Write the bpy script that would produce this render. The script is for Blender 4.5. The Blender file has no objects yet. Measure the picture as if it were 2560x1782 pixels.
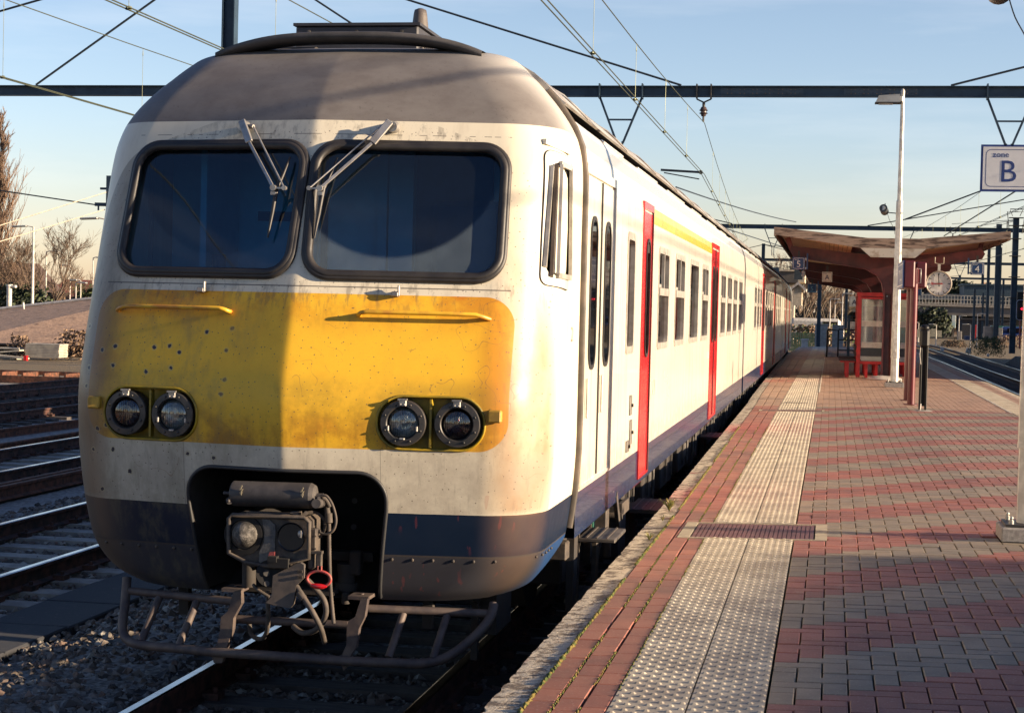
import bpy, bmesh, math, random
import numpy as np
from mathutils import Vector, Matrix
from math import sin, cos, pi, radians, sqrt, atan2
# ---------------------------------------------------------------- camera
S = bpy.context.scene
F, HC, PSI, PIT, ROLL = 4350.0, 1.56, 0.18076, 0.028066, 0.024
_Fh = Vector((-sin(PSI), cos(PSI), 0)); _R = Vector((cos(PSI), sin(PSI), 0)); _Z = Vector((0, 0, 1))
_Fw = cos(PIT)*_Fh - sin(PIT)*_Z; _U = cos(PIT)*_Z + sin(PIT)*_Fh
_Xc = cos(ROLL)*_R + sin(ROLL)*_U; _Yc = -sin(ROLL)*_R + cos(ROLL)*_U
cam = bpy.data.cameras.new('camera'); co = bpy.data.objects.new('camera', cam); S.collection.objects.link(co)
cam.sensor_width = 36; cam.lens = 36*F/2560; cam.clip_start = 0.1; cam.clip_end = 6000
m = Matrix.Identity(4)
for i in range(3):
    m[i][0] = _Xc[i]; m[i][1] = _Yc[i]; m[i][2] = -_Fw[i]
m[0][3], m[1][3], m[2][3] = 0, 0, HC
co.matrix_world = m; S.camera = co
def at(x, y, Y):
    """point on the vertical plane at distance Y seen at photo coordinate x, y"""
    d = _Fw + _Xc*((x-1280)/F) - _Yc*((y-891)/F); t = Y/d.y
    return Vector((d.x*t, Y, HC+d.z*t))
def atz(x, y, z):
    d = _Fw + _Xc*((x-1280)/F) - _Yc*((y-891)/F); t = (z-HC)/d.z
    return Vector((d.x*t, d.y*t, z))
# ---------------------------------------------------------------- light
SUN_AZ, SUN_EL = 85.0, 12.5           # azimuth measured from -Y (behind the camera) towards +X
sd = Vector((sin(radians(SUN_AZ))*cos(radians(SUN_EL)), -cos(radians(SUN_AZ))*cos(radians(SUN_EL)), sin(radians(SUN_EL))))
sl = bpy.data.lights.new('sun', 'SUN'); sl.energy = 5.0; sl.angle = radians(0.55); sl.color = (1.0, 0.79, 0.55)
so = bpy.data.objects.new('sun', sl); S.collection.objects.link(so); so.rotation_euler = sd.to_track_quat('Z', 'Y').to_euler()
w = bpy.data.worlds.new('World'); S.world = w; w.use_nodes = True; nt = w.node_tree; nt.nodes.clear()
wo = nt.nodes.new('ShaderNodeOutputWorld'); bg = nt.nodes.new('ShaderNodeBackground'); sky = nt.nodes.new('ShaderNodeTexSky')
sky.sky_type = 'NISHITA'; sky.sun_disc = False; sky.sun_elevation = radians(SUN_EL); sky.sun_rotation = atan2(sd.x, sd.y)
sky.air_density = 1.0; sky.dust_density = 0.5; sky.ozone_density = 3.5; sky.altitude = 0
tc = nt.nodes.new('ShaderNodeTexCoord'); mp = nt.nodes.new('ShaderNodeMapping'); mp.inputs['Scale'].default_value = (1.2, 1.2, 9.0); mp.inputs['Rotation'].default_value = (0.25, 0.12, 0.3)
nz = nt.nodes.new('ShaderNodeTexNoise'); nz.inputs['Scale'].default_value = 2.2; nz.inputs['Detail'].default_value = 7; nz.inputs['Roughness'].default_value = .55
rp = nt.nodes.new('ShaderNodeValToRGB'); rp.color_ramp.elements[0].position = .52; rp.color_ramp.elements[1].position = .80
rp.color_ramp.elements[0].color = (0, 0, 0, 1); rp.color_ramp.elements[1].color = (.22, .22, .22, 1)
mx = nt.nodes.new('ShaderNodeMixRGB'); mx.inputs[2].default_value = (7.5, 7.0, 6.6, 1)
L = nt.links.new
sx = nt.nodes.new('ShaderNodeSeparateXYZ'); L(tc.outputs['Generated'], sx.inputs[0]); el_ = nt.nodes.new('ShaderNodeValToRGB'); L(sx.outputs[2], el_.inputs[0]); el_.color_ramp.elements[0].position = .0; el_.color_ramp.elements[0].color = (1.0, .75, .70, 1); el_.color_ramp.elements[1].position = .5; el_.color_ramp.elements[1].color = (.36, .39, .50, 1); e_ = el_.color_ramp.elements.new(.10); e_.color = (1.0, .79, .76, 1); e_ = el_.color_ramp.elements.new(.18); e_.color = (1.0, .77, .71, 1); e_ = el_.color_ramp.elements.new(.30); e_.color = (.60, .56, .60, 1); tn = nt.nodes.new('ShaderNodeMixRGB'); tn.blend_type = 'MULTIPLY'; tn.inputs[0].default_value = 1
L(tc.outputs['Generated'], mp.inputs[0]); L(mp.outputs[0], nz.inputs['Vector']); L(nz.outputs['Fac'], rp.inputs[0]); L(rp.outputs[0], mx.inputs[0])
g2 = nt.nodes.new('ShaderNodeMixRGB'); g2.blend_type = 'MULTIPLY'; g2.inputs[0].default_value = 1; g2.inputs[2].default_value = (1.42, 1.42, 1.42, 1); L(sky.outputs[0], g2.inputs[1]); L(g2.outputs[0], tn.inputs[1]); L(el_.outputs[0], tn.inputs[2]); L(tn.outputs[0], mx.inputs[1]); L(mx.outputs[0], bg.inputs[0]); L(bg.outputs[0], wo.inputs[0]); bg.inputs[1].default_value = 0.08
vs = S.view_settings; vs.view_transform = 'Standard'; vs.look = 'None'; vs.gamma = 1; vs.exposure = 1.4; vs.use_curve_mapping = False
S.cycles.max_bounces = 6; S.cycles.transparent_max_bounces = 12; S.cycles.caustics_reflective = False; S.cycles.caustics_refractive = False
# ---------------------------------------------------------------- node helper
class E:
    def __init__(s, nt, v): s.nt, s.v = nt, v
    def _m(s, op, *a):
        n = s.nt.nodes.new('ShaderNodeMath'); n.operation = op
        for i, x in enumerate((s,)+a):
            if isinstance(x, E): s.nt.links.new(x.v, n.inputs[i])
            else: n.inputs[i].default_value = x
        return E(s.nt, n.outputs[0])
    def __add__(s, o): return s._m('ADD', o)
    def __sub__(s, o): return s._m('SUBTRACT', o)
    def __mul__(s, o): return s._m('MULTIPLY', o)
    def __truediv__(s, o): return s._m('DIVIDE', o)
    def abs(s): return s._m('ABSOLUTE')
    def max(s, o): return s._m('MAXIMUM', o)
    def min(s, o): return s._m('MINIMUM', o)
    def sqrt(s): return s._m('SQRT')
    def gt(s, o): return s._m('GREATER_THAN', o)
    def lt(s, o): return s._m('LESS_THAN', o)
    def inv(s): return (s*-1.0)+1.0
    def ramp(s, a, b, c=0.0, d=1.0):
        n = s.nt.nodes.new('ShaderNodeMapRange'); n.interpolation_type = 'SMOOTHSTEP'
        s.nt.links.new(s.v, n.inputs[0])
        for i, x in enumerate((a, b, c, d)): n.inputs[i+1].default_value = x
        return E(s.nt, n.outputs[0])
def new_mat(name):
    m = bpy.data.materials.new(name); m.use_nodes = True
    return m, m.node_tree, m.node_tree.nodes['Principled BSDF']
def coords(nt):
    t = nt.nodes.new('ShaderNodeTexCoord'); sp = nt.nodes.new('ShaderNodeSeparateXYZ'); nt.links.new(t.outputs['Object'], sp.inputs[0])
    return t.outputs['Object'], E(nt, sp.outputs[0]), E(nt, sp.outputs[1]), E(nt, sp.outputs[2])
def noise(nt, vec, scale=5, detail=4, rough=.55, sc=(1, 1, 1)):
    mp = nt.nodes.new('ShaderNodeMapping'); mp.inputs['Scale'].default_value = sc; nt.links.new(vec, mp.inputs[0])
    n = nt.nodes.new('ShaderNodeTexNoise'); n.inputs['Scale'].default_value = scale; n.inputs['Detail'].default_value = detail; n.inputs['Roughness'].default_value = rough
    nt.links.new(mp.outputs[0], n.inputs['Vector']); return E(nt, n.outputs['Fac'])
def voro(nt, vec, scale=5, sc=(1, 1, 1), out='Distance', rnd=1.0):
    mp = nt.nodes.new('ShaderNodeMapping'); mp.inputs['Scale'].default_value = sc; nt.links.new(vec, mp.inputs[0])
    n = nt.nodes.new('ShaderNodeTexVoronoi'); n.inputs['Scale'].default_value = scale; n.inputs['Randomness'].default_value = rnd
    nt.links.new(mp.outputs[0], n.inputs['Vector']); return E(nt, n.outputs[out])
def mixc(nt, f, a, b):
    n = nt.nodes.new('ShaderNodeMixRGB')
    for i, x in enumerate((f, a, b)):
        if isinstance(x, E): nt.links.new(x.v, n.inputs[i])
        elif hasattr(x, 'is_output'): nt.links.new(x, n.inputs[i])
        elif i == 0: n.inputs[0].default_value = x
        else: n.inputs[i].default_value = (*x, 1)
    return n.outputs[0]
def bump(nt, p, h, strength=.3, dist=.01):
    b = nt.nodes.new('ShaderNodeBump'); b.inputs['Strength'].default_value = strength; b.inputs['Distance'].default_value = dist
    nt.links.new(h.v, b.inputs['Height']); nt.links.new(b.outputs[0], p.inputs['Normal'])
def M(name, c, rough=.6, metal=0, c2=None, scale=6, bmp=0, bdist=.005, sc=(1, 1, 1), lo=.35, hi=.65, island=0, detail=5, coat=0, spec=None):
    """general weathered material: base colour c, second colour c2 in noise patches, optional bump and per-piece variation"""
    m, nt, p = new_mat(name); vec, x, y, z = coords(nt)
    if c2 is None: c2 = tuple(v*.72 for v in c)
    n = noise(nt, vec, scale, detail, .6, sc); col = mixc(nt, n.ramp(lo, hi), c, c2)
    if island:
        g = nt.nodes.new('ShaderNodeNewGeometry'); r = E(nt, g.outputs['Random Per Island'])
        col = mixc(nt, r*island, col, tuple(v*.45 for v in c))
    nt.links.new(col, p.inputs['Base Color']); p.inputs['Roughness'].default_value = rough; p.inputs['Metallic'].default_value = metal
    nr = (n*.25)+(rough-.12); nt.links.new(nr.v, p.inputs['Roughness'])
    if coat: p.inputs['Coat Weight'].default_value = coat; p.inputs['Coat Roughness'].default_value = .12
    if spec is not None: p.inputs['Specular IOR Level'].default_value = spec
    if bmp: bump(nt, p, noise(nt, vec, scale*6, 5, .65, sc), bmp, bdist)
    return m
def glassmat(name, tint=(.25, .4, .5), rough=.03, gloss=.12, dust=0.0, dustmask=None):
    m = bpy.data.materials.new(name); m.use_nodes = True; nt = m.node_tree; nt.nodes.clear()
    o = nt.nodes.new('ShaderNodeOutputMaterial'); t = nt.nodes.new('ShaderNodeBsdfTransparent'); t.inputs[0].default_value = (*tint, 1)
    g = nt.nodes.new('ShaderNodeBsdfGlossy'); g.inputs['Roughness'].default_value = rough
    fr = nt.nodes.new('ShaderNodeLayerWeight'); fr.inputs[0].default_value = .35
    f = E(nt, fr.outputs['Fresnel'])*(.9)+gloss; f = f.min(1.0)
    a = nt.nodes.new('ShaderNodeMixShader'); nt.links.new(f.v, a.inputs[0]); nt.links.new(t.outputs[0], a.inputs[1]); nt.links.new(g.outputs[0], a.inputs[2])
    d = nt.nodes.new('ShaderNodeBsdfDiffuse'); d.inputs[0].default_value = (.26, .33, .38, 1)
    b = nt.nodes.new('ShaderNodeMixShader'); nt.links.new(a.outputs[0], b.inputs[1]); nt.links.new(d.outputs[0], b.inputs[2])
    if dustmask:
        nt.links.new(dustmask(nt).v, b.inputs[0])
    else: b.inputs[0].default_value = dust
    nt.links.new(b.outputs[0], o.inputs[0]); return m
# ---------------------------------------------------------------- mesh helpers
class MB:
    def __init__(s): s.v = []; s.f = []; s.mi = []; s.sm = []
    def add(s, vs, fs, mi=0, smooth=False):
        o = len(s.v); s.v += [tuple(v) for v in vs]
        for f in fs: s.f.append([i+o for i in f]); s.mi.append(mi); s.sm.append(smooth)
        return s
    def box(s, c, d, mi=0, rot=None, bev=0):
        x, y, z = (d[0]/2, d[1]/2, d[2]/2)
        if bev:
            b = min(bev, x*.9, y*.9, z*.9); vs = []; idx = {}
            for sx in (-1, 1):
                for sy in (-1, 1):
                    for sz in (-1, 1):
                        for k, q in enumerate(((x, y-b, z-b), (x-b, y, z-b), (x-b, y-b, z))):
                            idx[(sx, sy, sz, k)] = len(vs); vs.append((sx*q[0], sy*q[1], sz*q[2]))
            fs = []
            I = lambda a, b_, c_, k: idx[(a, b_, c_, k)]
            for t in (-1, 1):
                fs.append([I(t, a, b2, 0) for a, b2 in ((-1, -1), (1, -1), (1, 1), (-1, 1))][::t])
                fs.append([I(a, t, b2, 1) for a, b2 in ((-1, -1), (1, -1), (1, 1), (-1, 1))][::-t])
                fs.append([I(a, b2, t, 2) for a, b2 in ((-1, -1), (1, -1), (1, 1), (-1, 1))][::t])
            for a in (-1, 1):
                for b2 in (-1, 1):
                    fs.append([I(-1, a, b2, 1), I(1, a, b2, 1), I(1, a, b2, 2), I(-1, a, b2, 2)][::a*b2*-1 if False else 1])
                    fs.append([I(a, -1, b2, 0), I(a, 1, b2, 0), I(a, 1, b2, 2), I(a, -1, b2, 2)])
                    fs.append([I(a, b2, -1, 0), I(a, b2, 1, 0), I(a, b2, 1, 1), I(a, b2, -1, 1)])
                    for c3 in (-1, 1): fs.append([I(a, b2, c3, 0), I(a, b2, c3, 1), I(a, b2, c3, 2)])
        else:
            vs = [(a*x, b*y, e*z) for a in (-1, 1) for b in (-1, 1) for e in (-1, 1)]
            fs = [(0, 1, 3, 2), (4, 6, 7, 5), (0, 4, 5, 1), (2, 3, 7, 6), (0, 2, 6, 4), (1, 5, 7, 3)]
        c = Vector(c)
        if rot is not None:
            R = rot if isinstance(rot, Matrix) else Matrix.Rotation(rot, 3, 'Z'); vs = [R @ Vector(v)+c for v in vs]
        else: vs = [(v[0]+c[0], v[1]+c[1], v[2]+c[2]) for v in vs]
        return s.add(vs, fs, mi)
    def beam(s, a, b, wd, ht, mi=0, bev=0, up=(0, 0, 1)):
        a, b = Vector(a), Vector(b); d = b-a; Ld = d.length; d.normalize(); u = Vector(up)
        if abs(d.dot(u)) > .99: u = Vector((0, 1, 0))
        x = d.cross(u).normalized(); u = x.cross(d)
        R = Matrix((x, d, u)).transposed(); return s.box((a+b)/2, (wd, Ld, ht), mi, R, bev)
    def tube(s, pts, r, n=8, mi=0, caps=True, closed=False, sq=(1, 1)):
        pts = [Vector(p) for p in pts]; rs = r if isinstance(r, (list, tuple)) else [r]*len(pts); N = len(pts)
        tg = []
        for i in range(N):
            if closed: t = pts[(i+1) % N]-pts[i-1]
            else: t = pts[min(i+1, N-1)]-pts[max(i-1, 0)]
            tg.append(t.normalized() if t.length > 1e-9 else Vector((0, 0, 1)))
        u = Vector((0, 0, 1)) if abs(tg[0].z) < .9 else Vector((0, 1, 0))
        vs = []
        for i in range(N):
            u = (u-tg[i]*u.dot(tg[i]))
            if u.length < 1e-6: u = tg[i].orthogonal()
            u.normalize(); b = tg[i].cross(u)
            for k in range(n):
                a = 2*pi*k/n; vs.append(pts[i]+(b*cos(a)*sq[0]+u*sin(a)*sq[1])*rs[i])
        fs = []
        for i in range(N if closed else N-1):
            for k in range(n):
                j = (i+1) % N; fs.append((i*n+k, i*n+(k+1) % n, j*n+(k+1) % n, j*n+k))
        s.add(vs, fs, mi, n > 4)
        if caps and not closed:
            s.add(vs[:n], [list(range(n))[::-1]], mi); s.add(vs[-n:], [list(range(n))], mi)
        return s
    def cyl(s, a, b, r, n=16, mi=0, r2=None): return s.tube([a, b], [r, r if r2 is None else r2], n, mi)
    def disc_ring(s, c, ax, prof, n=32, mi=0, smooth=True, arc=None):
        """surface of revolution about axis ax (unit) through c; prof = [(r, h), ...]"""
        ax = Vector(ax).normalized(); u = ax.orthogonal().normalized(); v = ax.cross(u); c = Vector(c)
        for i in range(len(prof)-1):
            (r0, h0), (r1, h1) = prof[i], prof[i+1]; vs = []
            for k in range(n):
                a = 2*pi*k/n; e = u*cos(a)+v*sin(a); vs.append(c+e*r0+ax*h0); vs.append(c+e*r1+ax*h1)
            s.add(vs, [(2*k, 2*((k+1) % n), 2*((k+1) % n)+1, 2*k+1) for k in range(n)], mi, smooth)
        return s
    def prism(s, poly, a, b, mi=0):
        """poly: points (3d) of one face; extruded by vector b-a"""
        d = Vector(b)-Vector(a); p = [Vector(q)+Vector(a) for q in poly]; n = len(p); q = [v+d for v in p]
        s.add(p, [list(range(n))[::-1]], mi); s.add(q, [list(range(n))], mi)
        for i in range(n): s.add([p[i], p[(i+1) % n], q[(i+1) % n], q[i]], [(0, 1, 2, 3)], mi)
        return s
    def sphere(s, c, r, n=12, mi=0, sc=(1, 1, 1)):
        vs = []; c = Vector(c); k = n//2
        for i in range(k+1):
            t = pi*i/k
            for j in range(n): a = 2*pi*j/n; vs.append((c.x+r*sc[0]*sin(t)*cos(a), c.y+r*sc[1]*sin(t)*sin(a), c.z+r*sc[2]*cos(t)))
        return s.add(vs, [(i*n+j, (i+1)*n+j, (i+1)*n+(j+1) % n, i*n+(j+1) % n) for i in range(k) for j in range(n)], mi, True)
    def build(s, name, mats, parent=None, loc=None):
        me = bpy.data.meshes.new(name); me.from_pydata(s.v, [], s.f)
        for m in (mats if isinstance(mats, (list, tuple)) else [mats]): me.materials.append(m)
        me.polygons.foreach_set('material_index', s.mi); me.polygons.foreach_set('use_smooth', s.sm); me.update()
        o = bpy.data.objects.new(name, me); S.collection.objects.link(o)
        if parent: o.parent = parent
        if loc: o.location = loc
        return o
def fixn(o):
    bm = bmesh.new(); bm.from_mesh(o.data); bmesh.ops.recalc_face_normals(bm, faces=bm.faces); bm.to_mesh(o.data); bm.free(); return o
def thing(name, label, cat, loc=(0, 0, 0), group=None, rz=0):
    o = bpy.data.objects.new(name, None); S.collection.objects.link(o); o.location = loc; o.rotation_euler = (0, 0, rz); o.empty_display_size = .2
    o['label'] = label; o['category'] = cat
    if group: o['group'] = group
    return o
def tag(o, label, cat, group=None, kind=None):
    o['label'] = label; o['category'] = cat
    if group: o['group'] = group
    if kind: o['kind'] = kind
    return o
def struct(o): o['kind'] = 'structure'; return o
def dup(root, loc, rz=0, label=None, group=None):
    r = root.copy(); S.collection.objects.link(r); r.location = loc; r.rotation_euler = (0, 0, rz)
    if label: r['label'] = label
    if group: r['group'] = group
    def rec(a, b):
        for ch in list(a.children):
            c = ch.copy(); S.collection.objects.link(c); c.parent = b; rec(ch, c)
    rec(root, r); return r
def text(name, s, size, loc, rot, mat, parent, depth=.004, align='CENTER', font_scale_x=1):
    cu = bpy.data.curves.new(name, 'FONT'); cu.body = s; cu.size = size; cu.align_x = align; cu.align_y = 'CENTER'; cu.extrude = depth; cu.resolution_u = 3
    t = bpy.data.objects.new(name+'_curve', cu); S.collection.objects.link(t); dg = bpy.context.evaluated_depsgraph_get()
    me = bpy.data.meshes.new_from_object(t.evaluated_get(dg)); bpy.data.objects.remove(t); bpy.data.curves.remove(cu)
    me.materials.clear(); me.materials.append(mat); o = bpy.data.objects.new(name, me); S.collection.objects.link(o)
    o.location = loc; o.rotation_euler = rot; o.scale = (font_scale_x, 1, 1)
    if parent: o.parent = parent
    return o
RZ = -0.72            # rail head level; platform surface is z = 0 at its edge
def pz(x):            # the platform rises gently from each edge to a crest
    return .025*(x+1.3) if x < 1.3 else .065-.025*(x-1.3)
rnd = random.Random(7)
# ---------------------------------------------------------------- shared materials
steel_dark = M('weathered dark steel', (.035, .038, .042), .55, .3, (.05, .045, .04), 8, .15)
mast_paint = M('blue grey mast paint', (.028, .055, .085), .5, .2, (.02, .04, .065), 3, .05)
galv = M('galvanised steel', (.42, .42, .39), .45, .5, (.33, .33, .31), 5, .05)
white_paint = M('off white pole paint', (.62, .60, .54), .5, 0, (.42, .40, .36), 7, .05)
concrete = M('concrete', (.36, .33, .29), .85, 0, (.24, .22, .2), 3, .35, .01)
rust = M('rusty steel', (.20, .075, .04), .75, .2, (.07, .035, .022), 10, .2)
rail_side = M('rusty rail web', (.11, .046, .032), .7, .1, (.02, .014, .012), 8, .1)
rail_top = M('polished rail head', (.62, .60, .58), .16, 1.0, (.4, .38, .37), 3)
wire_mat = M('copper wire', (.12, .125, .07), .5, .6, (.08, .09, .06), 1)
cable_mat = M('dark steel cable', (.03, .04, .055), .55, .3, (.02, .03, .04), 1)
black_rubber = M('black rubber', (.018, .016, .016), .5, 0, (.03, .026, .024), 9, .1)
black_paint = M('black gloss paint', (.008, .008, .009), .42, 0, (.012, .012, .012), 6, spec=.25)
red_gloss = M('bright red gloss paint', (.62, .012, .018), .25, 0, (.5, .01, .014), 3, coat=.6)
dirty_steel = M('dust brown steel', (.10, .078, .060), .7, .15, (.05, .042, .038), 14, .25)
# ---------------------------------------------------------------- ground
def ground_mat():
    m, nt, p = new_mat('trackside ground'); vec, x, y, z = coords(nt)
    a = voro(nt, vec, 22, out='Color'); n = noise(nt, vec, .35, 6, .6); n2 = noise(nt, vec, 14, 5, .7)
    stone = mixc(nt, n2.ramp(.3, .7), (.16, .145, .13), (.40, .37, .34)); dry = mixc(nt, n2.ramp(.35, .7), (.19, .13, .075), (.10, .085, .04))
    far = (y.ramp(85, 112)).max(x.ramp(-22, -25, 0, 1)) * n.ramp(.2, .4)
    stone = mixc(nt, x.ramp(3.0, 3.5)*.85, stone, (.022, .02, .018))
    nt.links.new(mixc(nt, far, stone, dry), p.inputs['Base Color']); p.inputs['Roughness'].default_value = .95
    bump(nt, p, voro(nt, vec, 20), .8, .03); return m
g = MB(); N = 24
g.add([(-1500, -400, -.945), (1500, -400, -.945), (1500, 3000, -.945), (-1500, 3000, -.945)], [(0, 1, 2, 3)])
struct(g.build('ground', ground_mat()))
# ballast stones near the camera
def stones():
    R = np.random.RandomState(3); n = 15000
    pts = []
    ctr = [(-9.2, -3.6, 7.5, 23, -.93), (-3.75, -1.45, 7.2, 12, -.93)]
    xs = []; 
    cnt = [21000, 5000]
    for (x0, x1, y0, y1, zz), c in zip(ctr, cnt):
        y = y0+(y1-y0)*R.rand(c)**1.35; x = x0+(x1-x0)*R.rand(c)
        z = zz+.012*R.rand(c)
        # heap between the cable trough and the rail by the train nose
        z += .13*np.exp(-((x+4.7)/.55)**2)*(R.rand(c)*.35+.75)*(x > -5.6)
        xs.append(np.stack([x, y, z], 1))
    P = np.concatenate(xs); keep = ~((P[:, 0] > -6.08+.06*R.rand(len(P))) & (P[:, 0] < -5.48-.1*R.rand(len(P))**2))
    P = P[keep]; n = len(P)
    sz = .013+.022*R.rand(n)**1.6; base = np.array([(1, 0, 0), (0, 1, 0), (-1, 0, 0), (0, -1, 0), (0, 0, 1), (.6, .6, .5), (-.6, .5, .55), (-.5, -.6, .5)], float)
    V = np.repeat(base[None], n, 0)+R.uniform(-.32, .32, (n, 8, 3)); V *= (sz[:, None]*np.stack([1+R.rand(n)*.5, 1+R.rand(n)*.4, .75+R.rand(n)*.4], 1))[:, None, :]
    a = R.rand(n)*6.28; c, s_ = np.cos(a), np.sin(a); X = V[:, :, 0]*c[:, None]-V[:, :, 1]*s_[:, None]; Y = V[:, :, 0]*s_[:, None]+V[:, :, 1]*c[:, None]
    V = np.stack([X, Y, V[:, :, 2]], 2)+P[:, None, :]
    fb = [(0, 1, 5), (5, 1, 4), (5, 4, 0), (1, 2, 6), (1, 6, 4), (6, 2, 4), (2, 3, 7), (2, 7, 4), (7, 3, 4), (3, 0, 4), (0, 3, 2, 1)]
    verts = V.reshape(-1, 3).tolist(); faces = [[i*8+k for k in f] for i in range(n) for f in fb]
    me = bpy.data.meshes.new('ballast_stones'); me.from_pydata(verts, [], faces); me.update()
    m, nt, p = new_mat('ballast stone'); vec, x, y, z = coords(nt); gg = nt.nodes.new('ShaderNodeNewGeometry'); r = nt.nodes.new('ShaderNodeValToRGB')
    nt.links.new(gg.outputs['Random Per Island'], r.inputs[0]); el = r.color_ramp.elements; el[0].color = (.045, .04, .038, 1); el[1].color = (.46, .43, .38, 1)
    for ps, cc in ((.25, (.12, .09, .07, 1)), (.5, (.20, .18, .16, 1)), (.7, (.17, .10, .07, 1)), (.88, (.27, .245, .215, 1))): e = el.new(ps); e.color = cc
    nt.links.new(mixc(nt, noise(nt, vec, 60, 3)*.5, r.outputs[0], (.08, .07, .06)), p.inputs['Base Color']); p.inputs['Roughness'].default_value = .8
    me.materials.append(m); o = bpy.data.objects.new('ballast_stones', me); S.collection.objects.link(o)
    tag(o, 'loose grey and brown ballast stones beside and between the near rails', 'ballast', kind='stuff')
stones()
# ---------------------------------------------------------------- tracks
sleeper_w = M('wooden sleeper', (.10, .085, .075), .9, 0, (.06, .05, .045), 5, .4, sc=(1, 6, 1)); sleeper_c = M('concrete sleeper', (.34, .31, .27), .9, 0, (.22, .2, .18), 5, .3)
def rail_profile(mb, path, head=True, h=.17, top=1, web=0):
    prof = [(-.07, -h), (.07, -h), (.07, -h+.015), (.012, -h+.035), (.012, -.045), (.035, -.035), (.036, -.006), (.024, 0), (-.024, 0), (-.036, -.006), (-.035, -.035), (-.012, -.045), (-.012, -h+.035), (-.07, -h+.015)]
    n = len(prof); vs = []
    for i, p in enumerate(path):
        a = Vector(path[max(i-1, 0)]); b = Vector(path[min(i+1, len(path)-1)]); d = (b-a); d.z = 0; d.normalize(); side = Vector((d.y, -d.x, 0))
        for q in prof: vs.append(Vector(p)+side*q[0]+Vector((0, 0, q[1])))
    fs, mi = [], []
    for i in range(len(path)-1):
        for k in range(n):
            f = (i*n+k, i*n+(k+1) % n, (i+1)*n+(k+1) % n, (i+1)*n+k)
            mb.add([vs[j] for j in f], [(0, 1, 2, 3)], top if k in (6, 7, 8) and head else web)
    mb.add(vs[:n], [list(range(n))[::-1]], web); mb.add(vs[-n:], [list(range(n))], web)
def track(center, z=RZ, sleepers=True, smat=2, head=True, gauge=1.435+.072, sstep=.6, fast=False, slen=2.5, ymax=150):
    """center: list of (x, y)"""
    mb = MB()
    def off(o):
        out = []
        for i, p in enumerate(center):
            a = center[max(i-1, 0)]; b = center[min(i+1, len(center)-1)]; dx, dy = b[0]-a[0], b[1]-a[1]; l = math.hypot(dx, dy)
            out.append((p[0]+dy/l*o, p[1]-dx/l*o, z))
        return out
    for s_ in (-1, 1): rail_profile(mb, off(s_*gauge/2), head)
    if sleepers:
        for i in range(len(center)-1):
            (x0, y0), (x1, y1) = center[i], center[i+1]; l = math.hypot(x1-x0, y1-y0); k = max(1, int(l/sstep)); an = atan2(-(x1-x0), y1-y0)
            for j in range(k):
                t = (j+.5)/k; x, y = x0+(x1-x0)*t, y0+(y1-y0)*t
                if y > ymax or y < 6: continue
                mb.box((x, y, z-.25), (slen, .24, .16), 2, an)
                if y < 40:
                    for s_ in (-1, 1):
                        for q in (-1, 1):
                            mb.box((x+cos(an)*(s_*gauge/2+q*.1), y+sin(an)*(s_*gauge/2+q*.1), z-.15), (.1, .12, .05), 0, an); mb.cyl((x+cos(an)*(s_*gauge/2+q*.11), y, z-.13), (x+cos(an)*(s_*gauge/2+q*.11), y, z-.095), .018, 6, 0)
    o = mb.build('railway_track', [rail_side, rail_top, smat if not isinstance(smat, int) else sleeper_w]); return struct(o)
XC = -3.02
track([(XC, 2), (XC, 60), (XC-.5, 90), (XC-3, 140)])
def leftcurve(x): return [(x, 3), (x, 60), (x-.3, 100), (x-2.2, 160)]
track(leftcurve(-7.36), smat=sleeper_c)
track(leftcurve(-11.3), smat=sleeper_c)
track(leftcurve(-16.5), head=False); track(leftcurve(-19.95), head=False)
mb = MB()
for x in (-9.95, -12.65): rail_profile(mb, [(x, 5, RZ-.02), (x, 45, RZ-.02)], False)
rail_profile(mb, [(-9.80, 5, RZ-.02), (-9.80, 30, RZ-.02)], False)
tag(mb.build('spare_rail', [rust, rust]), 'rust brown spare rails lying beside the second track on the left', 'rail')
mb = MB(); rail_profile(mb, [(-14.6, 22, RZ-.07), (-14.2, 31.4, RZ-.07)], False)
tag(mb.build('spare_rail', [rust, rust]), 'short rusty rail piece on the ballast further left', 'rail')
# cable trough (concrete lids) between train track and second track
mb = MB(); y = 6.5
while y < 40: mb.box((-5.8+rnd.uniform(-.008, .008), y, -.915+rnd.uniform(-.004, .003)), (.66, .993, .09), 0, rnd.uniform(-.01, .01), .012); y += 1.0
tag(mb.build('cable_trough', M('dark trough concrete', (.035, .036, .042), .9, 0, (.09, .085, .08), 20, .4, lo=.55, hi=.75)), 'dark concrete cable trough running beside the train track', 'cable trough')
# ---------------------------------------------------------------- platform
PL, PR = -1.30, 3.86
def plat_edge(y):      # left edge follows the gentle curve of the far track
    return PL-.12*max(0, min(1, (y-14)/20))-.25*max(0, min(1, (y-30)/30))+max(0, (y-70))*.012
cop = M('flaking platform coping', (.34, .29, .22), .92, 0, (.17, .13, .10), 7, .8, .02, sc=(1, .45, 1), lo=.42, hi=.56)
def coping_mat():
    m, nt, p = new_mat('flaking platform coping'); vec, x, y, z = coords(nt)
    a = noise(nt, vec, 9, 7, .75, (1, 1, 1)); b = noise(nt, vec, 2.2, 3, .5); c = noise(nt, vec, 40, 3, .6)
    col = mixc(nt, a.ramp(.45, .52), (.17, .13, .095), (.52, .44, .33)); col = mixc(nt, b.ramp(.62, .7)*a.ramp(.4, .55), col, (.22, .055, .05)); col = mixc(nt, c.ramp(.55, .75)*.5, col, (.08, .07, .05))
    nt.links.new(col, p.inputs['Base Color']); p.inputs['Roughness'].default_value = .95; bump(nt, p, a+c*.4, .9, .02); return m
mb = MB(); Y0, Y1 = 5.0, 86.0
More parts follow.
